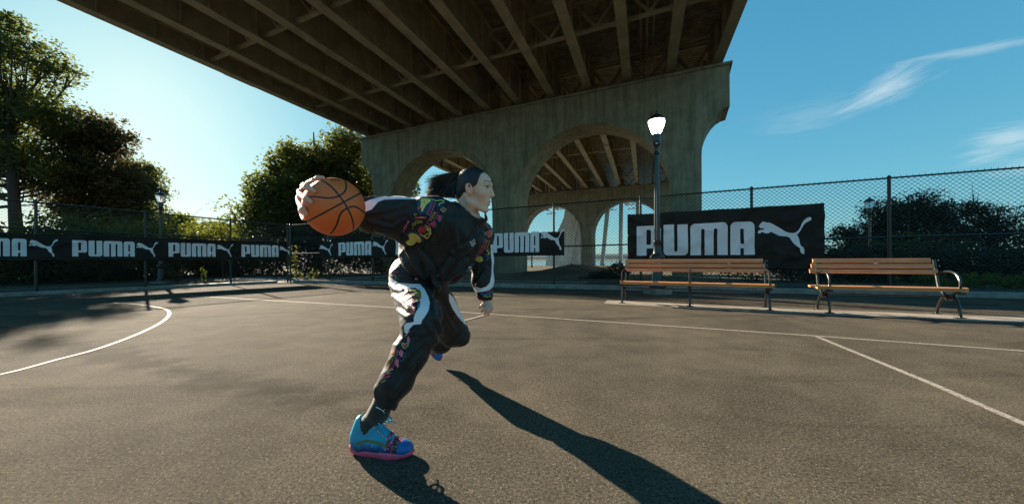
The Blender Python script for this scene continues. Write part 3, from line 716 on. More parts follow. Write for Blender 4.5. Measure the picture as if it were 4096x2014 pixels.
# pale battered concrete abutment beyond the second pier
AO = G(1400, 690); 
ab = empty('concrete_abutment', (0, 0, 0), 0, label='pale sloping concrete abutment wall standing by the water beyond the arches', cat='abutment')
def wallpoly(px, Y0, dirv, th, nm, mt):
    # px: image outline on a vertical plane through depth Y0 at x=px[0], running along dirv
    o = P(px[0][0], 660, Y0); o.z = 0; nrm = Vector((-dirv.y, dirv.x, 0)); vs = []
    for x, y in px:
        d = ray(x, y); t = (o.dot(nrm))/d.dot(nrm); vs.append(Vector((d.x*t, d.y*t, CH+d.z*t)))
    b = [v + nrm*th for v in vs]; n = len(vs); m = MB()
    m.add(vs+b, [tuple(range(n)), tuple(range(2*n-1, n-1, -1))]+[((i+1) % n, i, n+i, n+(i+1) % n) for i in range(n)])
    return m.build(nm, mt, ab)
dv = PE
wallpoly([(1368, 700), (1376, 640), (1418, 548), (1430, 470), (1462, 462), (1470, 548), (1480, 700)], 66, dv, 3.0, 'sloping_wall', M['pale_concrete'])
for xb, xt, w_ in ((1425, 1462, 6), (1511, 1530, 9), (1560, 1562, 9), (1600, 1604, 8)):
    wallpoly([(xb-w_/2, 700), (xb+w_/2, 700), (xt+w_/2, 500), (xt-w_/2, 500)], 64, dv, .7, 'leaning_rib', M['pale_concrete'])
# ================================================================== BENCHES
def bench(x, y, rz, frames, slat0, slat1, label, bo=(.02, .10)):
    """local x along the bench, -y is the front; frames = x of each cast iron frame"""
    root = empty('park_bench', (x, y, 0), rz, label=label, cat='bench', group='park benches by the back fence')
    xm, Ls = (slat0+slat1)/2, slat1-slat0
    # front edge of seat at y = 0, backrest leans back
    def slat(name, yc, zc, dy, dz, tilt, x0=slat0, x1=slat1):
        m = MB(); m.bbox((0, 0, 0), (x1-x0, dy, dz), .007)
        o = m.build(name, M['wood'], root); o.location = ((x0+x1)/2, yc, zc); o.rotation_euler = (tilt, 0, 0); return o
    for k in range(5):
        slat('seat_slat', -.02+.083*k, .438-.004*k-.010*math.sin(k*.9)-(0 if k else .008), .066, .030 if k else .056, R(3+1.5*k) if k else R(14))
    bt = R(100-2)
    for k, (yy, zz) in enumerate([(.475, .865), (.452, .775), (.430, .682)]):
        slat('back_slat', yy, zz, .028, .074, R(-13), slat0+bo[0]-.03*k*(bo[0] > .05), slat1-bo[1]+.03*k)
    for fx in frames:
        fr = empty_child('cast_iron_frame', root, (fx, 0, 0))
        def t(nm, pts, r, fl=None):
            m = MB(); m.tube(smooth([Vector(p) for p in pts], 5), r, 8, True, fl); m.build(nm, M['iron'], fr, True)
        t('leg', [(0, -.035, 0), (0, -.045, .05), (0, -.02, .19), (0, .05, .30), (0, .11, .33)], .021)
        t('leg', [(0, .44, 0), (0, .43, .06), (0, .37, .19), (0, .30, .285), (0, .24, .33)], .021)
        t('seat_support', [(0, -.055, .375), (0, .02, .385), (0, .10, .335), (0, .17, .31), (0, .25, .335), (0, .34, .385), (0, .41, .40)], .020)
        t('back_support', [(0, .37, .385), (0, .405, .50), (0, .44, .66), (0, .485, .88)], .019)
        t('armrest', [(0, -.015, .40), (0, -.045, .47), (0, -.04, .57), (0, .02, .65), (0, .12, .69), (0, .25, .69), (0, .37, .665), (0, .43, .63)], .018)
        m = MB(); m.tube([(-.03, -.075, .372), (.03, -.075, .372)], .022, 10); m.build('boss', M['iron'], fr, True)
        m = MB(); m.tube([(-.028, .175, .295), (.028, .175, .295)], .05, 12); m.build('boss', M['iron'], fr, True)
        for fy in (-.035, .44): m = MB(); m.bbox((0, fy, .008), (.11, .07, .018), .004); m.build('foot_plate', M['iron'], fr)
    m = MB(); m.tube([(frames[0], .19, .31), (frames[-1], .19, .31)], .010, 8); m.build('tie_rod', M['iron'], root, True)
    m = MB(); m.tube([(frames[0], .47, .73), (frames[-1], .47, .73)], .008, 8); m.build('tie_rod', M['iron'], root, True)
    # galvanised mid strap and bolt heads
    for a, b in zip(frames[:-1], frames[1:]):
        c = (a+b)/2+.05; m = MB(); m.bbox((c, .478, .775), (.05, .008, .25), .001); m.build('strap', M['galv'], root)
    m = MB()
    for fx in list(frames):
        for yy, zz in ((.456, .868), (.433, .778), (.411, .685)):
            for dx in (-.035, .035):
                m.lathe([(.009, 0), (.006, .004)], 6, (0, 0, 0)); 
                for i in range(len(m.v)-12, len(m.v)):
                    vx, vy, vz = m.v[i]; m.v[i] = (fx+dx+vx*1, yy-vz-.001, zz+vy)
    m.build('bolt_heads', M['galv'], root, kind='stuff')
    return root
def empty_child(name, parent, loc):
    o = bpy.data.objects.new(name, None); COL.objects.link(o); o.parent = parent; o.location = loc; return o
M['galv'] = mat('galvanised', (.40, .42, .44), .35, .9)
a = G(1566, 762); b = G(1936, 780.5); d = (b-a); ang = math.atan2(d.y, d.x); Lb1 = d.length
bench(a.x, a.y, ang, [0, Lb1/2, Lb1], -.04, Lb1+.07, 'longer wooden park bench with three black iron frames beneath the big banner')
a = G(2084, 787); b = G(2410, 800); d = (b-a); ang = math.atan2(d.y, d.x); Lb2 = d.length
bench(a.x, a.y, ang, [0, Lb2], -.16, Lb2+.09, 'shorter wooden park bench with only two iron frames, by the dark shrubs', (.11, .14))

# ================================================================== LAMPS
glow = bpy.data.materials.new('lamp_glass'); glow.use_nodes = True; gb = glow.node_tree.nodes['Principled BSDF']
gb.inputs['Base Color'].default_value = (.85, .85, .82, 1); gb.inputs['Roughness'].default_value = .3; gb.inputs['Emission Color'].default_value = (1, .97, .92, 1); gb.inputs['Emission Strength'].default_value = 4.0
clear = bpy.data.materials.new('lamp_clear_glass'); clear.use_nodes = True; cb = clear.node_tree.nodes['Principled BSDF']
cb.inputs['Base Color'].default_value = (.75, .82, .85, 1); cb.inputs['Roughness'].default_value = .25; cb.inputs['Transmission Weight'].default_value = .75; cb.inputs['IOR'].default_value = 1.1
def lamp(loc, s, glass, label, base=True, full=True):
    root = empty('street_lamp', loc, .3, label=label, cat='street lamp', group='park lamp posts round the court')
    def q(nm, prof, mt, n=24, fl=0, am=0):
        m = MB(); m.lathe([(r*s, z*s) for r, z in prof], n, (0, 0, 0), fl, am); return m.build(nm, mt, root, True)
    if base:
        m = MB(); m.bbox((0, 0, .07), (.50, .50, .18), .02); m.build('concrete_plinth', M['kerb'], root)
    z0 = .16
    q('base_column', [(.20, z0), (.21, z0+.05), (.185, z0+.10), (.155, z0+.16), (.150, z0+.19), (.128, z0+.24), (.120, .80), (.115, .84)], M['iron'], 32, 8, .035)
    q('base_collar', [(.115, .84), (.14, .86), (.175, .90), (.185, .95), (.165, 1.0), (.12, 1.03), (.11, 1.06), (.10, 1.10), (.095, 1.20), (.085, 1.32), (.10, 1.345), (.10, 1.37), (.075, 1.40)], M['iron'], 24, 8, .03)
    q('pole', [(.072, 1.39), (.066, 2.2), (.056, 3.2), (.050, 3.62)], M['iron'], 32, 8, .09)
    q('capital', [(.052, 3.62), (.078, 3.65), (.078, 3.68), (.055, 3.71), (.06, 3.80), (.085, 3.88), (.10, 3.90), (.085, 3.92), (.085, 3.94), (.095, 3.95), (.10, 4.10), (.105, 4.16), (.095, 4.17)], M['iron'], 24)
    q('globe', [(.10, 4.165), (.125, 4.22), (.165, 4.33), (.198, 4.44), (.205, 4.50), (.195, 4.53)], glass, 32)
    for k in range(4):
        m = MB(); an = k*math.pi/2+.5; pr = [(.107, 4.16), (.132, 4.22), (.172, 4.33), (.205, 4.44), (.212, 4.50), (.205, 4.54)]
        m.tube([(r*s*math.cos(an), r*s*math.sin(an), z*s) for r, z in pr], .0075*s, 6)
        m.build('globe_rib', M['iron'], root, True)
    q('lamp_cap', [(.215, 4.515), (.222, 4.535), (.212, 4.56), (.17, 4.60), (.13, 4.635), (.10, 4.65), (.095, 4.665), (.06, 4.69), (.03, 4.70), (.025, 4.725), (.032, 4.74), (.02, 4.765), (.003, 4.78)], M['iron'], 28)
    return root
lp = G(1664, 741); lamp((lp.x, lp.y+.25, 0), 1.0, glow, 'lit black lamp post with white globe standing behind the longer bench')
p = P(404, 478, 15.5); lamp((p.x, p.y, p.z-4.78*.86), .86, clear, 'unlit park lamp beyond the tree side fence, against pale sky')
p = P(2187, 494, 15.0); lamp((p.x, p.y, p.z-4.78*.8), .8, clear, 'unlit park lamp sticking out of the dark shrubs at the back', base=False)
# slim double-arm road lamp seen through the near arch
p0 = P(1338, 700, 40); p1 = P(1338, 596, 40)
rl = empty('road_lamp', (p0.x, p0.y, -.3), 0, label='slim road lamp with two curved arms seen through the arches', cat='street lamp')
m = MB(); h = p1.z+.3; m.tube([(0, 0, 0), (0, 0, h-.6)], [.10, .06], 8); m.build('pole', M['iron'], rl, True)
for sx in (-1, 1):
    m = MB(); m.tube(smooth([(0, 0, h-.9), (sx*.6, 0, h-.1), (sx*1.2, 0, h+.45), (sx*2.0, 0, h+.5)], 5), .045, 6); m.build('arm', M['iron'], rl, True)
    m = MB(); m.bbox((sx*2.3, 0, h+.5), (.8, .25, .14), .04); m.build('lamp_head', M['galv'], rl)

# ================================================================== TREES
def leaf_mesh(name, centres, radii, per, size, mt, parent, seed=0, flat=.8, droop=.0, **kw):
    g = np.random.default_rng(seed); n = len(centres)*per
    C = np.repeat(centres, per, 0); Rr = np.repeat(radii, per, 0)
    dirs = g.normal(size=(n, 3)); dirs /= np.linalg.norm(dirs, axis=1, keepdims=True)
    rad = g.random(n)**.45
    pos = C + dirs*rad[:, None]*Rr*np.array([1, 1, flat]); pos[:, 2] -= droop*rad
    sz = size*(.6+.8*g.random(n))
    a = g.normal(size=(n, 3)); a[:, 2] *= .6; a /= np.linalg.norm(a, axis=1, keepdims=True)
    nn = g.normal(size=(n, 3))+np.array([0, 0, .9]); b = np.cross(nn, a); b /= np.linalg.norm(b, axis=1, keepdims=True)
    c = np.cross(a, b)
    tip = pos + a*sz[:, None]*.62; tail = pos - a*sz[:, None]*.5
    l = pos + b*sz[:, None]*.30 + c*sz[:, None]*.08 ; r = pos - b*sz[:, None]*.30 + c*sz[:, None]*.08
    V = np.stack([tail, r, tip, l], 1).reshape(-1, 3); i = np.arange(n)*4
    T = np.concatenate([np.stack([i, i+1, i+2], 1), np.stack([i, i+2, i+3], 1)])
    o = npmesh(name, V, T, mt, parent, smooth=False)
    cl = np.repeat(g.random(len(centres)), per); rv = np.clip(.55*cl+.45*g.random(n), 0, 1)
    attr(o, 'rnd', np.repeat(rv, 4)); tag(o, kind='stuff', **kw); return o
def tree(name, base, blobs, nclus, per, size, mt, label, trunk_r=.2, lean=(0, 0), seed=1, clr=.75, group='trees beyond the fences', cat='tree', bare=0, hollow=.35, trunk_top=None):
    """blobs: (cx, cy, cz, rx, ry, rz) in world coordinates"""
    g = np.random.default_rng(seed); root = empty(name, base, 0, label=label, cat=cat, group=group)
    B = Vector(base); vol = np.array([b[3]*b[4]*b[5] for b in blobs]); pr = vol/vol.sum()
    cs = []; pr = vol**.6/(vol**.6).sum()
    for _ in range(nclus):
        b = blobs[g.choice(len(blobs), p=pr)]; d = g.normal(size=3); d /= np.linalg.norm(d)
        rr_ = hollow+(1-hollow)*g.random()**.6; k = 1+.22*(vnoise(np.array([d*2.2+seed*3.1]))[0]-.5)*2
        cs.append([b[0]+d[0]*b[3]*rr_*k-B.x, b[1]+d[1]*b[4]*rr_*k-B.y, b[2]+d[2]*b[5]*rr_*k-B.z])
    cs = np.array(cs); rad = (clr*(.55+.9*g.random(len(cs))))[:, None]*np.ones((1, 3))
    leaf_mesh('crown', cs, rad, per, size, mt, root, seed)
    cen = np.average([[b[0]-B.x, b[1]-B.y, b[2]-B.z] for b in blobs], axis=0, weights=vol); topz = max(b[2]+b[5]*.5 for b in blobs)-B.z
    if trunk_top: topz = trunk_top
    m = MB(); tp = Vector((cen[0], cen[1], topz)); pts = []
    for k in range(9):
        t = k/8; pts.append(Vector((tp.x*t**1.6 + .12*math.sin(t*5+seed), tp.y*t**1.6+.1*math.cos(t*4+seed)-.1, tp.z*t)))
    pts[0] = Vector((0, 0, -.2)); m.tube(pts, [trunk_r*(1.25-1.12*(k/8)**.8) for k in range(9)], 9); m.build('trunk', M['bark'], root, True)
    m = MB(); idx = g.permutation(len(cs))[:min(len(cs), 80)]
    for c in cs[idx]:
        c = Vector(c); t = max(.22, min(.93, (c.z/topz)*.75)); s = Vector((tp.x*t**1.6, tp.y*t**1.6, tp.z*t)); md = s.lerp(c, .5) + Vector((0, 0, -.15*(c-s).length)) + Vector(g.normal(size=3))*.12
        L_ = (c-s).length; r0 = min(trunk_r*.5, .018*L_+.02); m.tube(smooth([s, md, c], 4), [r0*(1-.85*j/8) for j in range(9)], 5)
        for _ in range(3):
            e = c + Vector(g.normal(size=3))*clr*.8; m.tube([md.lerp(c, .6), e], [r0*.35, .006], 4)
    m.build('branches', M['bark'], root, True)
    return root
def blob(x, y, Y, rx, rz, ry=None):       # crown lobe: centre in the picture, distance, radii in frame px
    c = P(x, y, Y); return (c.x, c.y, c.z, rx*Y/F, (ry or (rx+rz)/2)*Y/F, rz*Y/F)
def gb_(x, Y): p = P(x, 700, Y); return (p.x, Y, -.1)
tree('tall_tree', gb_(60, 22), [blob(8, 60, 22, 40, 42), blob(20, 120, 22, 60, 60), blob(105, 160, 22, 66, 56), blob(40, 260, 22.5, 110, 85), blob(130, 290, 22, 62, 50), blob(20, 400, 23, 130, 80), blob(120, 420, 23, 90, 70), blob(-90, 300, 23, 110, 160)],
     1080, 26, .19, M['leaf_a'], 'tallest tree with open airy top, tangled dark limbs and brownish leaves', .3, seed=3, clr=.62, hollow=.12)
tree('tall_tree', gb_(190, 25), [blob(170, 340, 25, 60, 45), blob(215, 340, 24.6, 55, 65), blob(275, 345, 25, 48, 50), blob(250, 420, 25, 80, 60), blob(170, 470, 25, 90, 70), blob(300, 470, 25.5, 60, 50)],
     760, 32, .19, M['leaf_c'], 'rust tinted leafy tree right of the tallest one, under the sun glare', .26, seed=5, clr=.65, hollow=.15)
tree('leafy_tree', gb_(320, 28), [blob(350, 440, 28, 52, 32), blob(320, 500, 27, 70, 60), blob(380, 480, 28, 30, 20), blob(250, 540, 27, 100, 60), blob(400, 560, 29, 45, 35)],
     640, 36, .20, M['leaf_a'], 'green layered tree with spreading low branches behind the unlit left lamp', .26, seed=8, clr=.68, hollow=.2)
tree('young_tree', gb_(470, 26), [blob(460, 570, 26, 40, 30), blob(430, 600, 25, 50, 35), blob(520, 605, 26, 50, 22)], 150, 50, .2, M['leaf_d'], 'low light green sapling tree where the treeline dips toward the hill', .1, seed=9, clr=.7)
tree('big_tree', gb_(800, 30), [blob(870, 375, 31, 48, 48), blob(800, 420, 30, 75, 55), blob(735, 420, 29, 48, 55), blob(690, 490, 28, 60, 55), blob(650, 560, 27, 55, 55), blob(760, 530, 28, 110, 80), blob(870, 500, 31, 80, 90)],
     760, 60, .24, M['leaf_e'], 'big rounded leafy tree behind the basketball and left edge of the pier', .35, seed=12, clr=1.0)
tree('leafy_tree', gb_(980, 36), [blob(930, 430, 38, 50, 70), blob(990, 500, 38, 60, 70), blob(1035, 465, 38, 16, 22), blob(900, 560, 36, 90, 60)], 300, 60, .28, M['leaf_e'], 'leafy tree showing through the left opening of the near pier', .3, seed=14, clr=1.1)
tree('dark_tree', gb_(2290, 20), [blob(2235, 550, 20, 52, 58), blob(2310, 528, 20, 62, 40), blob(2370, 552, 20, 50, 42), blob(2190, 610, 20, 50, 50), blob(2300, 620, 20, 120, 60), blob(2400, 590, 20, 50, 30)],
     620, 42, .13, M['leaf_b'], 'dense dark spreading tree behind the right end of the back fence', .2, seed=21, clr=.5, hollow=.1)
tree('thin_tree', gb_(2482, 15), [blob(2450, 525, 15, 42, 22), blob(2520, 545, 15, 50, 28), blob(2475, 580, 15, 55, 25), blob(2560, 590, 15, 50, 30)],
     210, 22, .09, M['leaf_b'], 'thin branching tree with sparse leaves near the right picture edge', .09, seed=23, clr=.34, hollow=.2)
tree('young_tree', gb_(2140, 17), [blob(2125, 590, 17, 30, 18), blob(2150, 640, 17, 60, 25)], 70, 40, .12, M['leaf_b'], 'small wispy tree right beside the largest banner', .05, seed=25, clr=.4)
# undergrowth masses
def mass(name, a, b, zt, n, per, size, mt, seed, depth=1.6, clr=.5):
    g = np.random.default_rng(seed); t = g.random(n); cs = []
    for q in t:
        p = Vector(a).lerp(Vector(b), q); h = zt*(.55+.7*vnoise(np.array([[q*14+seed, .3, 0]]))[0]); cs.append([p.x+g.normal()*depth*.5, p.y+g.random()*depth, g.random()**.8*h])
    return leaf_mesh(name, np.array(cs), np.full((n, 3), clr)*(.6+.8*g.random((n, 1))), per, size, mt, None, seed)
def gp(x, Y): p = P(x, 700, Y); return (p.x, Y, 0)
mass('undergrowth', gp(-260, 12.5), gp(330, 17), 2.4, 420, 55, .13, M['leaf_a'], 31)
mass('undergrowth', gp(60, 16), gp(620, 24), 2.7, 420, 55, .15, M['leaf_d'], 32, 2.5, .55)
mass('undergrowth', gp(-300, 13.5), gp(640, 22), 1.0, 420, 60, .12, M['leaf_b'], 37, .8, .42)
mass('undergrowth', gp(600, 21), gp(960, 24), 2.6, 380, 55, .15, M['leaf_b'], 33, 2.0, .6)
mass('undergrowth', gp(2000, 13.5), gp(2900, 11.5), 1.15, 460, 55, .10, M['leaf_b'], 34, 3.0, .45)
mass('undergrowth', gp(2250, 15), gp(2900, 15), 1.5, 200, 55, .13, M['leaf_a'], 36, 3.0, .5)
mass('ground_cover', gp(2380, 10.5), gp(2800, 9.6), .32, 130, 40, .06, M['leaf_d'], 35, 1.0, .16)
# weeds standing on their own
def weed(x, y, Y, h, label, mt='leaf_d', seed=1, sp=.16):
    g = np.random.default_rng(seed); p = P(x, y, Y); p.z = 0; root = empty('weed', p, 0, label=label, cat='weed', group='weeds along the fence')
    m = MB(); cs = []
    for k in range(4):
        e = Vector((g.normal()*sp, g.normal()*sp*.5, h*(.6+.5*g.random()))); m.tube(smooth([(0, 0, -.02), e*.5+Vector((0, 0, .1*h)), e], 4), [.008, .008, .007, .006, .005, .004, .004, .003, .003], 4)
        for j in range(7): cs.append(list(e*(.25+.75*j/6)))
    m.build('stem', M['leaf_b'] if False else M['bark'], root, True); cs = np.array(cs)
    leaf_mesh('leaves', cs, np.full((len(cs), 3), .07), 9, .07, M[mt], root, seed)
weed(745, 700, 15.8, 1.5, 'tall climbing weed with bright leaves just right of the corner post', seed=2, sp=.12)
weed(765, 700, 15.6, .55, 'bushy bright weed at the foot of the climbing weed', seed=3, sp=.3)
weed(790, 700, 15.4, .45, 'pale low weed a little right of the corner post', seed=6, sp=.25)
weed(513, 700, 15.2, .55, 'small green weed under the left banner, midway along it', seed=4, sp=.12)
weed(445, 700, 14.6, .75, 'thin dry weed leaning over beneath the left banner', 'leaf_c', 5, .2)
weed(1228, 708, 12.6, .75, 'green weed growing behind the fence by the hanging hand', seed=7, sp=.06)
p = P(1535, 690, 17)
tree('dark_shrub', (p.x, 17, 0), [blob(1535, 690, 17, 40, 22), blob(1560, 680, 17, 30, 24), blob(1500, 700, 17, 40, 12)], 60, 50, .09, M['leaf_b'], 'dark shrub at the foot of the near right arch', .03, seed=41, clr=.25, cat='shrub', group=None)
# far conifers, hill and shore
for k, (x, yt) in enumerate([(452, 552), (470, 545), (488, 556), (505, 548), (522, 540), (540, 553), (556, 547), (572, 556), (590, 550), (435, 560)]):
    Y = 95+6*(k % 3); h = (655-yt)/F*Y+CH; p = P(x, 655, Y)
    tree('far_conifer', (p.x, Y, 0), [(p.x, Y, h*(.2+.2*j), (2.6-.55*j), (2.6-.55*j), h*.13) for j in range(4)], 60, 28, .7, M['leaf_b'], 
         'small dark conifer in the distant row on the horizon behind the left fence', .3, seed=50+k, clr=1.1, cat='conifer', group='distant conifers on the skyline')
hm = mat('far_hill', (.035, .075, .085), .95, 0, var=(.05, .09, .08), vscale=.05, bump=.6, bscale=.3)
def hill(x0, x1, y, Y, name='hill'):
    m = MB(); n = 44; pts = []
    for i in range(n+1):
        t = i/n; p = P(x0+(x1-x0)*t, 655, Y); hgt = (655-y)/F*Y*(math.sin(math.pi*t)**.6)*(.85+.3*vnoise(np.array([[t*9, Y*.1, 0]]))[0])
        pts.append((p.x, hgt))
    vs = []
    for x, h_ in pts: vs += [(x, Y-30, -1.5), (x, Y-14, h_*.55), (x, Y, h_), (x, Y+40, -1.5)]
    m.add(vs, [(4*i+j, 4*i+4+j, 4*i+5+j, 4*i+1+j) for i in range(n) for j in range(3)]); m.build(name, hm, kind='structure', smooth=True)
hill(430, 640, 562, 230); hill(900, 2300, 641, 520); hill(-1500, 900, 632, 600); hill(1900, 4200, 640, 600)
# ================================================================== SIGNED DISTANCE MODELLING
class SDF:
    def __init__(s, lo, hi, h):
        s.lo = np.array(lo, float); s.h = h; s.n = np.ceil((np.array(hi)-s.lo)/h).astype(int)+1
        s.F = np.full(tuple(s.n), 1.0, dtype=np.float32)
    def _sl(s, lo, hi):
        a = np.clip(np.floor((lo-s.lo)/s.h).astype(int), 0, s.n-1); b = np.clip(np.ceil((hi-s.lo)/s.h).astype(int)+1, 1, s.n)
        if np.any(b <= a): return None, None
        ax = [s.lo[i]+s.h*np.arange(a[i], b[i]) for i in range(3)]
        return (slice(a[0], b[0]), slice(a[1], b[1]), slice(a[2], b[2])), np.stack(np.meshgrid(*ax, indexing='ij'), -1)
    def _comb(s, sl, d, k, op):
        f = s.F[sl]; d = d.astype(np.float32)
        if op == 'sub':
            d = -d
            if k > 0: hh = np.clip(.5-.5*(f-d)/k, 0, 1); s.F[sl] = f+(d-f)*hh+k*hh*(1-hh)
            else: s.F[sl] = np.maximum(f, d)
        else:
            if k > 0: hh = np.clip(.5+.5*(f-d)/k, 0, 1); s.F[sl] = f+(d-f)*hh-k*hh*(1-hh)
            else: s.F[sl] = np.minimum(f, d)
    def cone(s, a, b, r1, r2=None, k=.02, op='add', n=None, q=1.0):
        a = np.array(a, float); b = np.array(b, float); r2 = r1 if r2 is None else r2; m = max(r1, r2)*max(1, q if n is not None else 1)+k*1.5+.03
        sl, X = s._sl(np.minimum(a, b)-m, np.maximum(a, b)+m)
        if sl is None: return s
        ab = b-a; t = np.clip(((X-a)@ab)/max(ab@ab, 1e-9), 0, 1); D = X-a-t[..., None]*ab
        if n is not None:
            n = np.array(n, float); n /= np.linalg.norm(n); dn = D@n; D = D + (dn*(1/q-1))[..., None]*n
        s._comb(sl, np.linalg.norm(D, axis=-1)-(r1+(r2-r1)*t), k, op); return s
    def chain(s, pts, rs, **kw):
        for i in range(len(pts)-1): s.cone(pts[i], pts[i+1], rs[i], rs[i+1], **kw)
        return s
    def ell(s, c, r, k=.02, op='add', B=None):
        c = np.array(c, float); r = np.array(r, float); m = max(r)+k*1.5+.03
        sl, X = s._sl(c-m, c+m)
        if sl is None: return s
        D = X-c
        if B is not None: D = D@np.array(B).T        # rows of B are the axes
        q = D/r; l = np.linalg.norm(q, axis=-1); l2 = np.linalg.norm(q/r, axis=-1)
        s._comb(sl, l*(l-1)/np.maximum(l2, 1e-6), k, op); return s
    def mesh(s):
        Fv = s.F; ins = Fv < 0; nx, ny, nz = Fv.shape
        c = ins[:-1, :-1, :-1].astype(np.int8)
        cnt = np.zeros((nx-1, ny-1, nz-1), np.int8)
        for i in (0, 1):
            for j in (0, 1):
                for k in (0, 1): cnt += ins[i:nx-1+i, j:ny-1+j, k:nz-1+k]
        act = (cnt > 0) & (cnt < 8); idx = np.argwhere(act); ids = np.full(act.shape, -1, np.int64); ids[act] = np.arange(len(idx))
        acc = np.zeros((len(idx), 3)); w_ = np.zeros(len(idx))
        corners = [(i, j, k) for i in (0, 1) for j in (0, 1) for k in (0, 1)]
        for a in corners:
            for ax in range(3):
                if a[ax]: continue
                b = list(a); b[ax] = 1
                fa = Fv[idx[:, 0]+a[0], idx[:, 1]+a[1], idx[:, 2]+a[2]]; fb = Fv[idx[:, 0]+b[0], idx[:, 1]+b[1], idx[:, 2]+b[2]]
                cr_ = (fa < 0) != (fb < 0); t = np.where(cr_, fa/np.where(cr_, fa-fb, 1), 0)
                p = np.tile(np.array(a, float), (len(idx), 1)); p[:, ax] += t; acc[cr_] += p[cr_]; w_[cr_] += 1
        V = s.lo + s.h*(idx + acc/w_[:, None])
        Q = []
        for ax in range(3):
            sh = [nx, ny, nz]; sl0 = [slice(1, -1)]*3; sl0[ax] = slice(0, sh[ax]-1); sl1 = list(sl0); sl1[ax] = slice(1, sh[ax])
            A, B_ = ins[tuple(sl0)], ins[tuple(sl1)]; e = np.argwhere(A != B_)
            if not len(e): continue
            off = np.array([1, 1, 1]); off[ax] = 0; e = e+off; flip = ~ins[e[:, 0], e[:, 1], e[:, 2]]
            u, v = (ax+1) % 3, (ax+2) % 3; U = np.eye(3, dtype=int)[u]; W = np.eye(3, dtype=int)[v]
            q = [ids[tuple((e-d).T)] for d in (U*0, U, U+W, W)]; q = np.stack(q, 1)
            q[flip] = q[flip][:, ::-1]; Q.append(q)
        return V, np.concatenate(Q) if Q else np.zeros((0, 4), int)
def vnormals(V, Fc):
    a, b, c, d = (V[Fc[:, i]] for i in range(4)); n = np.cross(c-a, d-b); out = np.zeros_like(V)
    for i in range(4): np.add.at(out, Fc[:, i], n)
    return out/np.maximum(np.linalg.norm(out, axis=1, keepdims=True), 1e-9)
def relax(V, Fc, it=2, lam=.5):
    E = np.concatenate([Fc[:, [0, 1]], Fc[:, [1, 2]], Fc[:, [2, 3]], Fc[:, [3, 0]]]); n = len(V)
    for _ in range(it):
        acc = np.zeros_like(V); cnt = np.zeros(n)
        np.add.at(acc, E[:, 0], V[E[:, 1]]); np.add.at(acc, E[:, 1], V[E[:, 0]]); np.add.at(cnt, E[:, 0], 1); np.add.at(cnt, E[:, 1], 1)
        V = V + lam*(acc/cnt[:, None]-V)
    return V
def sdpoly(p, poly):            # signed distance, negative inside
    p = np.asarray(p, float); poly = np.asarray(poly, float); n = len(poly); d = np.full(len(p), 1e9); c = np.zeros(len(p), bool)
    for i in range(n):
        a, b = poly[i], poly[(i+1) % n]; e = b-a; w_ = p-a; t = np.clip((w_@e)/max(e@e, 1e-9), 0, 1); d = np.minimum(d, np.linalg.norm(w_-t[:, None]*e, axis=1))
        cond = (a[1] > p[:, 1]) != (b[1] > p[:, 1]); xx = (b[0]-a[0])*(p[:, 1]-a[1])/(b[1]-a[1] if b[1] != a[1] else 1e-9)+a[0]; c ^= cond & (p[:, 0] < xx)
    return np.where(c, -d, d)
# picture coordinate helpers for the enlarged views used when measuring
zA = lambda x, y: ((x/1.81+1150)/1.59, (y/1.81+620)/1.59)
zB = lambda x, y: (981.1+x/4.379, 478+y/4.379)
zD = lambda x, y: (943.4+x/4.476, 660.4+y/4.476)
zE = lambda x, y: (817.6+x/2.5186, 691.8+y/2.5186)
zS = lambda x, y: (861.6+x/6.948, 993.7+y/6.948)
zH = lambda x, y: ((1680+x/3.726)/1.59, (640+y/3.726)/1.59)
zK = lambda x, y: (742.1+x/7.748, 434+y/7.748)     # ball view
zL = lambda f, pts: [f(*p) for p in pts]

# ------------------------------------------------------------------ materials of the figure
def cloth_mat():
    m = bpy.data.materials.new('tracksuit_nylon'); m.use_nodes = True; t = m.node_tree; b = t.nodes['Principled BSDF']; lk = t.links.new
    b.inputs['Roughness'].default_value = .50; b.inputs['Sheen Weight'].default_value = .06; b.inputs['Specular IOR Level'].default_value = .3
    aw = N(t, 'ShaderNodeAttribute'); aw.attribute_name = 'white_sd'
    r = N(t, 'ShaderNodeMapRange'); r.inputs['From Min'].default_value = .6; r.inputs['From Max'].default_value = -.6; lk(aw.outputs['Fac'], r.inputs['Value'])
    ap = N(t, 'ShaderNodeAttribute'); ap.attribute_name = 'print_sd'
    r2 = N(t, 'ShaderNodeMapRange'); r2.inputs['From Min'].default_value = .6; r2.inputs['From Max'].default_value = -.6; lk(ap.outputs['Fac'], r2.inputs['Value'])
    # printed ground: inky navy
    m1 = N(t, 'ShaderNodeMixRGB'); m1.inputs['Color1'].default_value = (.018, .017, .016, 1); m1.inputs['Color2'].default_value = (.012, .011, .020, 1); lk(r2.outputs[0], m1.inputs['Fac'])
    m2 = N(t, 'ShaderNodeMixRGB'); m2.inputs['Color2'].default_value = (.88, .82, .84, 1); lk(m1.outputs[0], m2.inputs['Color1']); lk(r.outputs[0], m2.inputs['Fac'])
    lk(m2.outputs[0], b.inputs['Base Color'])
    tc = N(t, 'ShaderNodeTexCoord'); n = N(t, 'ShaderNodeTexNoise'); n.inputs['Scale'].default_value = 26; n.inputs['Detail'].default_value = 5; n.inputs['Distortion'].default_value = 1.0; lk(tc.outputs['Object'], n.inputs['Vector'])
    bp = N(t, 'ShaderNodeBump'); bp.inputs['Distance'].default_value = .0025; bp.inputs['Strength'].default_value = .6; lk(n.outputs['Fac'], bp.inputs['Height']); lk(bp.outputs[0], b.inputs['Normal'])
    return m
M['cloth'] = cloth_mat()
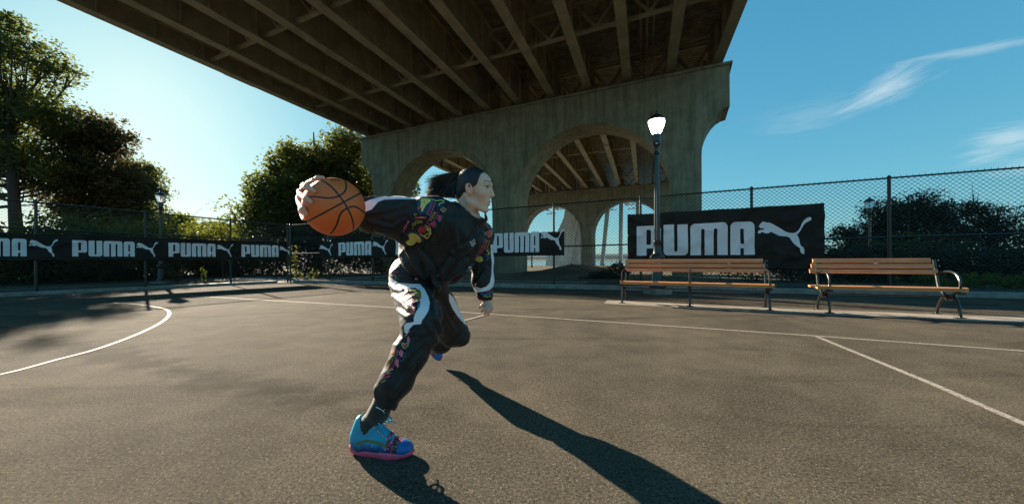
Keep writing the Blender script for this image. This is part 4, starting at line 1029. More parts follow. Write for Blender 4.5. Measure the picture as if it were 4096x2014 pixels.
def vcol_mat(name, rough, sss=0, bump=0, bscale=200, spec=.5):
    m = bpy.data.materials.new(name); m.use_nodes = True; t = m.node_tree; b = t.nodes['Principled BSDF']; lk = t.links.new
    a = N(t, 'ShaderNodeAttribute'); a.attribute_name = 'tint'; lk(a.outputs['Color'], b.inputs['Base Color']); b.inputs['Roughness'].default_value = rough; b.inputs['Specular IOR Level'].default_value = spec
    if sss:
        b.inputs['Subsurface Weight'].default_value = sss; b.inputs['Subsurface Radius'].default_value = (1, .35, .2); b.inputs['Subsurface Scale'].default_value = .006
    if bump:
        tc = N(t, 'ShaderNodeTexCoord'); n = N(t, 'ShaderNodeTexNoise'); n.inputs['Scale'].default_value = bscale; n.inputs['Detail'].default_value = 4; lk(tc.outputs['Object'], n.inputs['Vector'])
        bp = N(t, 'ShaderNodeBump'); bp.inputs['Distance'].default_value = bump; lk(n.outputs['Fac'], bp.inputs['Height']); lk(bp.outputs[0], b.inputs['Normal'])
    return m
M['skin'] = vcol_mat('skin', .48, .35, .0006, 260)
M['hair'] = mat('dark_hair', (.006, .004, .0035), .38, 0, bump=.003, bscale=30, stretch=(1, 6, 14), spec=.6)
M['hair_tip'] = mat('hair_strands', (.010, .006, .004), .5, 0, var=(.075, .030, .012), vscale=7)
M['yellow'] = mat('print_yellow', (.72, .66, .16), .5); M['red'] = mat('print_red', (.62, .045, .075), .5); M['blue'] = mat('print_blue', (.01, .16, .32), .5)
M['olive'] = mat('print_olive', (.30, .33, .05), .5); M['pinkp'] = mat('print_pink', (.70, .16, .22), .5)
M['white_mark'] = mat('white_mark', (.75, .73, .72), .5)

person = empty('person', (-.55, 2.0, 0), 0, label='woman in black tracksuit lunging with one arm swung back holding a basketball', cat='person')
bpy.context.view_layer.update()
PI_ = np.array(person.location)
def pmesh(name, V, Fc, mats, parent=None):
    off = PI_ if parent is None else PI_
    return npmesh(name, V-PI_, Fc, mats, parent or person)

# ------------------------------------------------------------------ basketball
BC = np.array(P(*zK(770, 672), 1.49)); BR = .1195
def on_ball(x, y, back=False, R_=BR):
    d = np.array(ray(x, y)); d /= np.linalg.norm(d); o = np.array([0, 0, CH]); oc = o-BC; b = oc@d; c = oc@oc-R_*R_; dsc = b*b-c
    t = -b - math.sqrt(max(dsc, 0)); return o+d*t
def build_ball():
    bm = bmesh.new(); bmesh.ops.create_uvsphere(bm, u_segments=224, v_segments=144, radius=BR)
    me = bpy.data.meshes.new('basketball'); bm.to_mesh(me); bm.free()
    V = np.empty(len(me.vertices)*3, np.float32); me.vertices.foreach_get('co', V); V = V.reshape(-1, 3).astype(float); Dn = V/BR
    def circ(p, q):      # great circle through two unit vectors
        n = np.cross(p, q); n /= np.linalg.norm(n); return np.arcsin(np.clip(np.abs(Dn@n), 0, 1))*BR
    un = lambda x, y: (lambda v: v/np.linalg.norm(v))(on_ball(*zK(x, y))-BC)
    d = np.minimum(circ(un(400, 872), un(1180, 452)), circ(un(680, 250), un(1100, 860)))
    def curve(pts, mirror=True):
        P3 = np.array([un(*p) for p in pts]); out = [np.array(v) for v in smooth([Vector(p) for p in P3], 14)]
        # carry the seam on round the back by reflecting in the ball's centre plane
        first, last = out[0], out[-1]; bk_ = []
        vdir = (BC-np.array([0, 0, CH])); vdir /= np.linalg.norm(vdir)
        for v in out: bk_.append(v-2*(v@vdir)*vdir)
        return np.array(out+bk_)
    for pts in ([(955, 130), (990, 200), (998, 290), (965, 375), (880, 440), (780, 480), (640, 495), (500, 482), (380, 468), (250, 470), (190, 480)],
                [(680, 1200), (760, 1110), (820, 1000), (860, 870), (905, 780), (970, 725), (1040, 685), (1140, 660), (1230, 690), (1310, 745), (1365, 800)]):
        Cv = curve(pts); Cv /= np.linalg.norm(Cv, axis=1, keepdims=True)
        best = np.full(len(Dn), 9.0)
        for c in Cv: best = np.minimum(best, np.linalg.norm(Dn-c, axis=1))
        d = np.minimum(d, best*BR)
    g = np.clip((.0042-d)/.0022, 0, 1); V2 = V*(1-(g*.0014/BR)[:, None]); me.vertices.foreach_set('co', V2.astype(np.float32).ravel())
    m = bpy.data.materials.new('ball_leather'); m.use_nodes = True; t = m.node_tree; b = t.nodes['Principled BSDF']; lk = t.links.new
    a = N(t, 'ShaderNodeAttribute'); a.attribute_name = 'seam'; r = N(t, 'ShaderNodeMapRange'); r.inputs['From Min'].default_value = .0038; r.inputs['From Max'].default_value = .0032; lk(a.outputs['Fac'], r.inputs['Value'])
    tc = N(t, 'ShaderNodeTexCoord'); n = N(t, 'ShaderNodeTexNoise'); n.inputs['Scale'].default_value = 9; n.inputs['Detail'].default_value = 6; lk(tc.outputs['Object'], n.inputs['Vector'])
    mx0 = N(t, 'ShaderNodeMixRGB'); mx0.inputs['Color1'].default_value = (.90, .125, .018, 1); mx0.inputs['Color2'].default_value = (.97, .20, .036, 1); lk(n.outputs['Fac'], mx0.inputs['Fac'])
    mx = N(t, 'ShaderNodeMixRGB'); mx.inputs['Color2'].default_value = (.015, .014, .013, 1); lk(mx0.outputs[0], mx.inputs['Color1']); lk(r.outputs[0], mx.inputs['Fac']); lk(mx.outputs[0], b.inputs['Base Color'])
    v = N(t, 'ShaderNodeTexVoronoi'); v.inputs['Scale'].default_value = 420; lk(tc.outputs['Object'], v.inputs['Vector']); bp = N(t, 'ShaderNodeBump'); bp.inputs['Distance'].default_value = .0009; bp.inputs['Strength'].default_value = .7; lk(v.outputs['Distance'], bp.inputs['Height']); lk(bp.outputs[0], b.inputs['Normal'])
    b.inputs['Roughness'].default_value = .48
    o = link('basketball', me, m, None, True); o.location = BC; attr(o, 'seam', d)
    tag(o, 'orange basketball with black seams gripped in the outstretched hand', 'basketball')
    # small printed marks on top
    mb = MB()
    for a_, b_ in (((690, 147), (885, 150)), ((780, 128), (790, 150))):
        for dy in (0,):
            p = [Vector(on_ball(*zK(a_[0]+(b_[0]-a_[0])*i/6, a_[1]+(b_[1]-a_[1])*i/6), R_=BR+.0006)-BC) for i in range(7)]
            mb.tube(p, .0013, 5)
    mb.build('printed_mark', M['iron'], o, True)
    return o
build_ball()

# ------------------------------------------------------------------ body (skin)
hf = np.array([math.cos(R(10)), -math.sin(R(10)), 0.0]); hl = np.array([math.sin(R(10)), math.cos(R(10)), 0.0]); hu = np.array([0, 0, 1.0])
HO = np.array(P(*zH(745, 500), 1.93))
def H(x, y, z): return HO + hf*x + hl*y + hu*z
HB = np.stack([hf, hl, hu])
def build_body():
    parts = []
    s = SDF(HO-[.22, .16, .26], HO+[.20, .16, .17], .0026)
    e = lambda c, r, k=.012, op='add': s.ell(H(*c), r, k, op, HB)
    e((.018, 0, .050), (.090, .075, .082)); e((.064, 0, .050), (.052, .058, .053), .02); e((.060, 0, -.012), (.052, .056, .062), .02)
    for sy in (-1, 1):
        e((.074, sy*.040, -.004), (.022, .020, .020), .02); s.cone(H(0, sy*.054, -.022), H(.012, sy*.047, -.052), .017, .015, k=.02); s.cone(H(.012, sy*.047, -.052), H(.076, sy*.016, -.088), .015, .015, k=.02)
        s.cone(H(.116, sy*.012, .047), H(.098, sy*.046, .047), .008, .007, k=.010)
    e((.075, 0, -.048), (.034, .030, .030), .015); e((.086, 0, -.088), (.0165, .019, .016), .012); e((.035, 0, -.050), (.050, .044, .042), .02)
    s.cone(H(.114, 0, .032), H(.124, 0, -.008), .0075, .0095, k=.010); e((.128, 0, -.014), (.009, .009, .008), .006)
    for sy in (-1, 1): e((.118, sy*.0115, -.019), (.009, .007, .007), .005)
    for sy in (-1, 1): e((.115, sy*.033, .024), (.014, .014, .010), .008, 'sub')
    e((.1045, 0, -.0465), (.0105, .018, .0048), .006); e((.102, 0, -.063), (.010, .016, .0055), .006); e((.115, 0, -.0545), (.013, .014, .0024), .002, 'sub')
    for sy in (-1, 1):
        e((.0955, sy*.033, .0335), (.0145, .015, .0055), .003); e((.0950, sy*.033, .0175), (.0135, .014, .0045), .003)
    # ears
    for sy in (-1, 1):
        s.ell(H(.018, sy*.0765, .010), (.0195, .0085, .035), .004, 'add', np.stack([hf*.97+hu*.22, hl, hu*.97-hf*.22]))
        s.ell(H(.021, sy*.0855, .016), (.0115, .0095, .021), .002, 'sub', HB); s.ell(H(.030, sy*.081, .004), (.005, .005, .008), .002, 'add', HB)
    # neck into the collar
    nk = np.array(P(1165, 556, 1.96)); s.cone(H(-.012, 0, -.02), nk, .052, .064, k=.02); s.cone(H(.022, -.028, -.05), nk+[.03, -.05, 0], .014, .014, k=.03)
    V, Q = s.mesh(); V = relax(V, Q, 1, .4); parts.append((V, Q, 'head'))
    # right hand on the ball
    def hand(fingers, palm, wrist, lo, hi, h=.0024):
        s = SDF(lo, hi, h)
        for a, b, ra, rb, n, q in palm: s.cone(a, b, ra, rb, k=.012, n=n, q=q)
        for pts, rs in fingers:
            for i in range(len(pts)-1): s.cone(pts[i], pts[i+1], rs[i], rs[i+1], k=.004 if i else .009)
        V, Q = s.mesh(); return relax(V, Q, 1, .3), Q
    def sk(x, y, Y): return np.array(P(*zK(x, y), Y))
    def ob(x, y, lift=.008): return on_ball(*zK(x, y), R_=BR+lift)
    f = []
    f.append(([sk(290, 215, 1.515), sk(375, 165, 1.485), sk(450, 112, 1.478), sk(535, 108, 1.475)], [.0155, .0125, .0115, .0098]))        # thumb over the top
    f.append(([sk(170, 265, 1.50), ob(228, 270, .018), ob(300, 322, .015), ob(368, 360, .0075)], [.0135, .0115, .0105, .0090]))
    f.append(([sk(100, 375, 1.505), sk(108, 425, 1.47), ob(215, 512, .016), ob(300, 572, .0075)], [.0135, .0118, .0108, .0092]))
    f.append(([sk(72, 500, 1.515), sk(85, 595, 1.475), ob(150, 705, .013), ob(212, 800, .0075)], [.0125, .0108, .0100, .0086]))
    f.append(([sk(105, 640, 1.53), sk(115, 750, 1.50), sk(145, 850, 1.47), ob(178, 920, .007)], [.0110, .0096, .0088, .0078]))
    pal = [(sk(215, 260, 1.53), sk(140, 430, 1.53), .019, .017, None, 1), (sk(140, 430, 1.53), sk(130, 600, 1.55), .017, .014, None, 1), (sk(300, 240, 1.545), sk(200, 480, 1.57), .018, .018, None, 1),
           (sk(230, 420, 1.56), sk(390, 470, 1.655), .026, .027, None, 1), (sk(390, 470, 1.655), sk(700, 560, 1.72), .026, .032, None, 1)]
    c = sk(330, 420, 1.55); V, Q = hand(f, pal, None, c-[.16, .24, .13], c+[.14, .20, .12]); parts.append((V, Q, 'hand'))
    # left hand hanging
    def lh(x, y, Y): return np.array(P(*zD(x, y), Y))
    f = [([lh(1222, 462, 2.075), lh(1203, 482, 2.06), lh(1183, 511, 2.055)], [.0098, .0086, .0074]),
         ([lh(1248, 492, 2.055), lh(1226, 522, 2.045), lh(1204, 556, 2.05)], [.0100, .0088, .0074]),
         ([lh(1272, 515, 2.05), lh(1258, 548, 2.04), lh(1238, 577, 2.05)], [.0100, .0088, .0074]),
         ([lh(1293, 510, 2.06), lh(1290, 545, 2.055), lh(1270, 576, 2.065)], [.0094, .0084, .0072]),
         ([lh(1303, 480, 2.08), lh(1313, 515, 2.085), lh(1306, 545, 2.085)], [.0098, .0086, .0074])]
    pal = [(lh(1262, 440, 2.10), lh(1252, 495, 2.075), .020, .018, None, 1), (lh(1262, 440, 2.10), lh(1290, 505, 2.075), .020, .018, None, 1), (lh(1255, 350, 2.11), lh(1262, 440, 2.10), .024, .021, None, 1), (lh(1255, 200, 2.11), lh(1255, 350, 2.11), .036, .025, None, 1)]
    c = lh(1255, 430, 2.08); V, Q = hand(f, pal, None, c-[.09, .10, .09], c+[.09, .11, .16]); parts.append((V, Q, 'hand'))
    # limbs and trunk under the clothes, down to the ankles
    s = SDF([-1.0, 1.5, 0.0], [.05, 3.35, 1.30], .012); A = lambda *q: np.array(P(*q))
    s.cone(A(1165, 556, 1.97), A(1120, 600, 1.98), .10, .12, k=.05); s.cone(A(1120, 600, 1.98), A(1060, 670, 2.05), .10, .08, k=.05)
    s.chain([A(1095, 540, 1.84), A(975, 540, 1.86), A(880, 520, 1.76), A(838, 508, 1.72)], [.06, .042, .034, .028], k=.03)
    s.chain([A(1205, 585, 2.10), A(1215, 665, 2.14), lh(1255, 200, 2.11)], [.055, .042, .034], k=.03)
    s.chain([A(1035, 700, 2.05), A(1065, 800, 1.74), A(945, 1045, 1.71), A(930, 1085, 1.72)], [.06, .05, .034, .034], k=.04)
    s.chain([A(1085, 700, 2.2), A(1140, 840, 2.55), A(1092, 876, 3.02)], [.06, .05, .035], k=.04)
    V, Q = s.mesh(); parts.append((V, Q, 'core'))
    VV = []; QQ = []; tint = []; b = 0
    base = np.array([.90, .52, .36])
    for V, Q, nm in parts:
        col = np.tile(base, (len(V), 1)); nz_ = (fbm(V*38, 3)-.45)[:, None]; col = col*(1+nz_*np.array([.12, .22, .22]))
        if nm == 'head':
            q = (V-HO)@HB.T; x, y, z = q.T; ay = np.abs(y)
            def soft(d, w_): return np.clip(.5-d/w_, 0, 1)[:, None]
            lip = .55*soft(np.sqrt(((z+.0555)/.0115)**2+(ay/.017)**2)-1, .35)*(x > .098)[:, None]; col = col*(1-lip)+np.array([.50, .20, .17])*lip
            br_ = soft(np.minimum(np.abs(z-(.0515+.004*np.sin((ay-.012)*60)))-.0034+np.clip(ay-.03, 0, 1)*.06, 1)*100, .25)*((ay > .011) & (ay < .054) & (x > .06))[:, None]; col = col*(1-br_*.85)+np.array([.06, .035, .022])*br_*.85
            ch_ = soft((np.sqrt(((x-.072)/.026)**2+((z+.018)/.022)**2)-1), 1.0)*(ay > .03)[:, None]; col = col*(1-ch_*.12*np.array([.2, .9, .8]))
            ln = soft((np.sqrt(((z-.0262)/.0072)**2+((ay-.033)/.0165)**2)-1), .5)*(x > .08)[:, None]; col = col*(1-.62*ln)
            er = soft(-(ay-.070)*100, .6)*(np.abs(z) < .06)[:, None]; col = col*(1-er*np.array([.0, .18, .2]))
        if nm == 'hand': col = col*np.array([.92, .80, .76])
        VV.append(V); QQ.append(Q+b); tint.append(np.clip(col, 0, 1)); b += len(V)
    o = pmesh('body', np.concatenate(VV), np.concatenate(QQ), M['skin']); cattr(o, 'tint', np.concatenate(tint))
    # eyes
    for sy in (-1, 1):
        c = H(.0935, sy*.033, .0255); mb = MB(); n1, n2 = 20, 14
        gz = hf*.86-hl*.42-hu*.05; gz /= np.linalg.norm(gz); vs = []
        bm = bmesh.new(); bmesh.ops.create_uvsphere(bm, u_segments=28, v_segments=20, radius=.0128); me = bpy.data.meshes.new('eye'); bm.to_mesh(me); bm.free()
        Vn = np.empty(len(me.vertices)*3, np.float32); me.vertices.foreach_get('co', Vn); Vn = Vn.reshape(-1, 3)
        e_ = link('eye', me, M['eye'], person, True); e_.location = c-PI_
        ca = (Vn/.0128)@gz; cc = np.where(ca[:, None] > .955, [.008, .008, .008], np.where(ca[:, None] > .86, [.10, .12, .09], [.62, .58, .55])); cattr(e_, 'tint', cc)
M['eye'] = vcol_mat('eye', .12)
build_body()

# ------------------------------------------------------------------ hair
def build_hair():
    s = SDF(HO-[.16, .12, .10], HO+[.14, .12, .18], .0028)
    s.ell(H(.016, 0, .050), (.0955, .0815, .0895), 0, 'add', HB); s.ell(H(-.045, 0, .005), (.042, .058, .050), .02, 'add', HB)
    q = (np.stack(np.meshgrid(*[s.lo[i]+s.h*np.arange(s.n[i]) for i in range(3)], indexing='ij'), -1)-HO)@HB.T
    g = np.interp(q[..., 2], [-.10, -.04, -.014, .018, .034, .05, .09, .115, .128, .16], [-.045, -.030, -.012, .034, .058, .064, .070, .080, .096, .13])
    mid = np.clip(1-np.abs(q[..., 1])/.075, 0, 1); g = g + np.where(q[..., 2] > .06, mid*.012, 0)
    F2 = np.maximum(s.F, (q[..., 0]-g)*.7); s.F = F2.astype(np.float32)
    V, Q = s.mesh(); V = relax(V, Q, 2, .5); n_ = vnormals(V, Q); p = (V-HO)@HB.T
    tie = np.array([-.058, -.0, .105]); rel = p-tie; ang = np.arctan2(rel[:, 1], rel[:, 2]*.8+rel[:, 0]*.6)
    V = V + n_*(.0007*np.sin(ang*60+8*fbm(p*30, 2)))[:, None]
    pmesh('hair', V, Q, M['hair'])
    # ponytail: tie, gathered root and many strands blown back
    tp = np.array(P(*zH(628, 215), 1.93)); mb = MB(); ax = Vector((-.8, 0, .35)).normalized()
    mb.tube([Vector(tp)-ax*.012-Vector(PI_), Vector(tp)+ax*.010-Vector(PI_)], [.021, .019], 14); mb.build('hair_tie', M['iron'], person, True)
    g = np.random.default_rng(5); mb = MB()
    ends = []
    for i in range(1500):
        u = g.random(); Yo = g.normal()*.028
        if u < .74:     # main fan down to the shoulder
            a = g.random(); e = (110+a*425+g.normal()*12, 555+g.normal()*16-14*(1-a)); ctrl = (400+90*a, 205+150*a+g.normal()*26)
        elif u < .92: a = g.random(); e = (60+a*120+g.normal()*25, 540-a*160+g.normal()*30); ctrl = (300+g.normal()*40, 205+g.normal()*30)
        else: a = g.random(); e = (60+g.random()*150, 330+g.normal()*45); ctrl = (380, 215+g.normal()*18)
        p0 = Vector(tp)+Vector((g.normal()*.006, g.normal()*.008, g.normal()*.006)); c = Vector(P(*zH(*ctrl), 1.93+Yo*.6)); e3 = Vector(P(*zH(*e), 1.93+Yo+.02))
        pts = []
        for j in range(9):
            t = j/8; pts.append(p0*(1-t)**2+c*2*t*(1-t)+e3*t*t + Vector((g.normal(), g.normal(), g.normal()))*.0012 - Vector(PI_))
        r = .0016 if u < .7 else .0007
        mb.tube(pts, [r*1.3]*5+[r*1.1, r, r*.7, r*.25], 4, caps=False)
    mb.build('ponytail', M['hair_tip'], person, True, kind='stuff')
build_hair()

# ------------------------------------------------------------------ clothes
def finish(name, V, Q, white, prints, back_white=None, amp=.006, seed=0, dirs=None, parent=None, wr=None):
    n_ = vnormals(V, Q)
    p = V*1.0
    q1 = p@np.array([[11, 3, -9], [2, 12, 5], [8, 4, 15.]])+seed
    w1 = 1-np.abs(2*vnoise(q1*1.0)-1); w2 = 1-np.abs(2*vnoise(q1[:, [1, 2, 0]]*1.9+7)-1); w3 = fbm(p*34, 2)
    d = amp*(w1**3*1.8+w2**4*.8+(w3-.4)*.35-.7)
    if wr is not None: d = d + wr(p)
    V = V + n_*d[:, None]; V = relax(V, Q, 1, .35); n_ = vnormals(V, Q)
    px = proj(V); view = V-np.array([0, 0, CH]); view /= np.linalg.norm(view, axis=1, keepdims=True); face = -(n_*view).sum(1)
    def m_(polys):
        d = np.full(len(V), 60.0)
        for pl in polys: d = np.minimum(d, sdpoly(px, pl))
        return np.where(face > -.02, d, 60.0)
    o = pmesh(name, V, Q, M['cloth'], parent); attr(o, 'white_sd', m_(white)); attr(o, 'print_sd', m_(prints))
    return o, V, Q
BV = {}
def ribbon_set(key, items, lift=.0042):
    """items: (colour, width px, closed/open points) drawn on the garment nearest along the view"""
    V, Q = BV[key]; bv = BVHTree.FromPolygons([tuple(v) for v in V], [tuple(int(i) for i in f) for f in Q])
    out = {}
    def hit(x, y):
        d = ray(x, y).normalized(); r = bv.ray_cast(Vector((0, 0, CH)), d, 6)
        if r[0] is None: return None
        return r[0] - d*lift - Vector(PI_)
    for col, wd, pts in items:
        wd *= 1.25
        mb = out.setdefault(col, MB())
        if wd == 0:      # filled patch
            V2, T2 = tri_poly(pts, [], 2.2); H3 = [hit(*p) for p in V2]; ok = [h for h in H3]
            idx = {}; vs = []
            for i, h in enumerate(H3):
                if h is not None: idx[i] = len(vs); vs.append(h)
            mb.add(vs, [tuple(idx[i] for i in t) for t in T2 if all(i in idx for i in t)]); continue
        # resample
        rs = []
        for i in range(len(pts)-1):
            a, b = pts[i], pts[i+1]; k = max(1, int(math.hypot(b[0]-a[0], b[1]-a[1])/2.0)); rs += [(a[0]+(b[0]-a[0])*j/k, a[1]+(b[1]-a[1])*j/k) for j in range(k)]
        rs.append(pts[-1]); prev = None
        for i, p in enumerate(rs):
            a = rs[max(i-1, 0)]; b = rs[min(i+1, len(rs)-1)]; dx, dy = b[0]-a[0], b[1]-a[1]; l = math.hypot(dx, dy) or 1; nx, ny = -dy/l*wd/2, dx/l*wd/2
            h1, h2 = hit(p[0]+nx, p[1]+ny), hit(p[0]-nx, p[1]-ny)
            if h1 is None or h2 is None: prev = None; continue
            if prev is not None and (h1-prev[0]).length < .03: mb.add([prev[0], prev[1], h2, h1], [(0, 1, 2, 3)])
            prev = (h1, h2)
    for col, mb in out.items():
        if mb.f: mb.build(key+'_print', M[col], person, False, kind='stuff')
A = lambda *q: np.array(P(*q))
def jacket():
    s = SDF([-.95, 1.55, .68], [.06, 2.42, 1.32], .0065)
    # trunk, baggy
    s.ell(A(1130, 575, 1.97), (.150, .140, .135), .05); s.cone(A(1120, 590, 1.97), A(1075, 650, 2.03), .165, .150, k=.06); s.cone(A(1165, 600, 2.02), A(1130, 660, 2.03), .125, .125, k=.06)
    s.cone(A(1050, 620, 2.03), A(1090, 690, 2.04), .095, .060, k=.05); s.cone(A(1100, 660, 1.93), A(1105, 712, 1.93), .060, .030, k=.05); s.cone(A(1140, 670, 1.98), A(1150, 682, 1.99), .065, .05, k=.05)
    s.chain([A(955, 652, 2.0), A(979, 676, 2.0), A(1030, 720, 2.0), A(1085, 766, 2.0)], [.066, .068, .068, .068], k=.02, op='sub', n=(0, 1, 0), q=5)
    s.chain([A(1214, 690, 2.0), A(1196, 716, 2.0), A(1130, 768, 2.0)], [.062, .068, .068], k=.02, op='sub', n=(0, 1, 0), q=5)
    # shoulders
    s.cone(A(1095, 550, 1.84), A(1145, 562, 1.93), .098, .070, k=.05); s.cone(A(1170, 560, 1.98), A(1205, 592, 2.10), .085, .085, k=.05)
    # right sleeve swung back to the ball
    s.cone(A(1090, 548, 1.84), A(1000, 545, 1.85), .106, .098, k=.05); s.cone(A(1000, 558, 1.86), A(1030, 585, 1.90), .085, .075, k=.05); s.chain([A(1000, 545, 1.85), A(940, 541, 1.80), A(905, 533, 1.75)], [.098, .086, .066], k=.03); s.cone(A(905, 527, 1.75), A(862, 515, 1.72), .050, .036, k=.02)
    # left sleeve hanging with elastic cuff
    s.chain([A(1203, 592, 2.10), A(1212, 655, 2.13), A(1214, 705, 2.12), A(1219, 738, 2.11)], [.080, .064, .060, .048], k=.03); s.cone(A(1221, 740, 2.11), A(1223, 752, 2.11), .046, .034, k=.01)
    # collar
    n0, n1 = A(1158, 556, 1.95), A(1182, 524, 1.93); s.cone(n0, n1, .088, .074, k=.03)
    s.cone(A(1200, 545, 1.93), A(1210, 548, 1.93), .045, .035, k=.03)
    s.cone(A(1165, 545, 1.945), A(1198, 492, 1.92), .062, .080, k=.012, op='sub')
    s.chain([A(1168, 500, 1.86), A(1183, 517, 1.86), A(1199, 531, 1.86), A(1211, 539, 1.86)], [.027, .030, .030, .022], k=.006, op='sub', n=(0, 1, 0), q=6)
    V, Q = s.mesh()
    white = [zL(zA, [(560, 340), (600, 322), (700, 296), (830, 288), (962, 290), (955, 320), (800, 318), (700, 322), (655, 340), (610, 392), (560, 412)]),
             zL(zB, [(1108, 600), (1160, 600), (1165, 850), (1165, 1000), (1145, 1055), (1100, 1095), (1030, 1118), (955, 1126), (925, 1085), (930, 1058), (1000, 1082), (1060, 1062), (1100, 1020), (1118, 940), (1122, 800), (1112, 700)])]
    prt = [zL(zA, [(962, 285), (1140, 300), (1160, 340), (1105, 470), (1040, 590), (985, 642), (880, 662), (810, 612), (828, 560), (890, 450), (930, 380)]),
           zL(zB, [(1078, 400), (1135, 480), (1112, 600), (1110, 700), (1080, 770), (1040, 812), (950, 802), (930, 765), (985, 700), (1035, 580)]), zL(zB, [(930, 1130), (1040, 1118), (1160, 1050), (1170, 1200), (1080, 1260), (970, 1200)]),
           zL(zB, [(830, 860), (930, 790), (950, 830), (880, 900), (840, 930)])]
    def folds(p):
        px = proj(p); d = 0
        for pts, wd, am in [(zL(zB, [(330, 640), (420, 850), (540, 1100)]), 5.5, .016), (zL(zB, [(400, 620), (430, 780), (520, 960)]), 4, .010), (zL(zB, [(720, 300), (700, 420), (740, 620)]), 6, .008), (zL(zB, [(900, 620), (700, 760), (560, 960)]), 6, .010),
                            (zL(zB, [(1020, 480), (860, 600), (690, 700)]), 5, .009), (zL(zB, [(180, 640), (260, 800), (400, 960)]), 6, .010), (zL(zB, [(840, 780), (760, 880), (640, 980)]), 5, .008), (zL(zB, [(600, 240), (560, 380), (500, 560)]), 6, .007),
                            (zL(zA, [(600, 480), (760, 520), (840, 470)]), 4, .007), (zL(zA, [(560, 420), (720, 400), (900, 350)]), 5, .006), (zL(zA, [(640, 540), (730, 560), (820, 580)]), 4, .007), (zL(zB, [(1060, 860), (1000, 960), (960, 1040)]), 4, .006)]:
            b = np.full(len(px), 1e9); P_ = np.array(pts)
            for a, c in zip(P_[:-1], P_[1:]):
                e = c-a; w_ = px-a; t = np.clip((w_@e)/(e@e), 0, 1); b = np.minimum(b, np.linalg.norm(w_-t[:, None]*e, axis=1))
            d = d + 1.35*am*np.exp(-(b/wd)**2) - am*.8*np.exp(-((b-wd*2)/wd)**2)
        return d
    o, V, Q = finish('jacket', V, Q, white, prt, amp=.0026, seed=2, wr=folds); BV['jacket'] = (V, Q)
jacket()
def pants():
    s = SDF([-.95, 1.45, .08], [-.05, 3.25, 1.0], .0075)
    hipR, hipL = A(1025, 705, 2.06), A(1078, 705, 2.18)
    s.ell(A(1042, 692, 2.10), (.132, .14, .10), .04); s.cone(A(1020, 684, 2.10), A(1045, 664, 2.08), .082, .078, k=.04)
    s.cone(A(1025, 722, 2.06), A(1055, 802, 1.80), .098, .092, k=.04); s.cone(A(1045, 735, 2.03), A(1068, 800, 1.76), .096, .084, k=.04); s.cone(A(1062, 818, 1.77), A(1067, 838, 1.75), .086, .072, k=.04)
    s.chain([A(1063, 825, 1.76), A(1030, 890, 1.73), A(996, 958, 1.71), A(975, 1000, 1.705)], [.084, .082, .074, .056], k=.03)
    s.cone(A(958, 980, 1.70), A(970, 1014, 1.70), .036, .044, k=.02); s.cone(A(975, 1010, 1.70), A(985, 1026, 1.70), .040, .018, k=.02)
    # back leg, knee bent low
    s.chain([hipL, A(1107, 775, 2.34), A(1138, 832, 2.50)], [.098, .104, .106], k=.04); s.cone(A(1140, 838, 2.50), A(1158, 846, 2.49), .090, .070, k=.04); s.cone(A(1110, 860, 2.6), A(1092, 868, 2.92), .085, .055, k=.04)
    # open hem
    s.cone(A(972, 1015, 1.705), A(958, 1066, 1.70), .040, .056, k=.006, op='sub')
    s.chain([A(915, 996, 1.70), A(931, 1005, 1.70), A(976, 1037, 1.70), A(992, 1053, 1.70)], [.028, .030, .030, .028], k=.004, op='sub', n=(0, 1, 0), q=5)
    V, Q = s.mesh()
    white = [zL(zD, [(110, 140), (180, 172), (270, 228), (400, 238), (505, 238), (560, 300), (600, 380), (618, 450), (602, 540), (560, 610), (528, 650), (520, 690), (470, 694), (430, 700), (385, 745), (368, 800), (335, 790), (325, 710), (350, 680), (430, 668), (438, 655), (434, 620), (460, 555), (500, 490), (524, 400), (508, 322), (455, 282), (330, 286), (200, 262), (110, 225)]),
             zL(zD, [(832, 345), (880, 385), (940, 500), (1010, 620), (1050, 715), (1005, 685), (935, 610), (875, 520), (835, 430)])]
    prt = [zL(zD, [(300, 285), (455, 285), (510, 325), (525, 400), (500, 490), (460, 560), (435, 620), (430, 660), (380, 640), (350, 480), (325, 380)]),
           zL(zD, [(380, 750), (440, 705), (425, 770), (400, 830), (330, 990), (260, 1150), (205, 1275), (130, 1420), (60, 1420), (90, 1220), (170, 1040), (220, 930), (330, 840)]),
           zL(zD, [(150, 30), (260, 60), (265, 160), (250, 215), (180, 170), (140, 130)])]
    def folds(p):
        px = proj(p); d = 0
        for pts, wd, am in [(zL(zD, [(140, 240), (220, 300), (300, 310)]), 4, .004), (zL(zD, [(200, 380), (290, 440), (370, 520)]), 4.5, .005), (zL(zD, [(250, 540), (330, 590), (420, 640)]), 4.5, .005), (zL(zD, [(560, 650), (640, 760), (700, 900)]), 6, .006),
                            (zL(zD, [(700, 420), (760, 560), (900, 780)]), 6, .009), (zL(zD, [(640, 400), (700, 640), (760, 800)]), 5, .008), (zL(zD, [(560, 950), (480, 1080), (400, 1180)]), 5, .006), (zL(zD, [(640, 860), (560, 900), (430, 1000)]), 5, .006),
                            (zL(zE, [(560, 560), (500, 660), (430, 760)]), 5, .006), (zL(zD, [(1040, 800), (940, 900), (820, 930)]), 5, .007), (zL(zD, [(360, 820), (430, 790), (520, 800)]), 4, .006)]:
            b = np.full(len(px), 1e9); P_ = np.array(pts)
            for a, c in zip(P_[:-1], P_[1:]):
                e = c-a; w_ = px-a; t = np.clip((w_@e)/(e@e), 0, 1); b = np.minimum(b, np.linalg.norm(w_-t[:, None]*e, axis=1))
            d = d + am*np.exp(-(b/wd)**2) - am*.55*np.exp(-((b-wd*2)/wd)**2)
        return d
    o, V, Q = finish('trousers', V, Q, white, prt, amp=.0022, seed=9, wr=folds); BV['trousers'] = (V, Q)
pants()
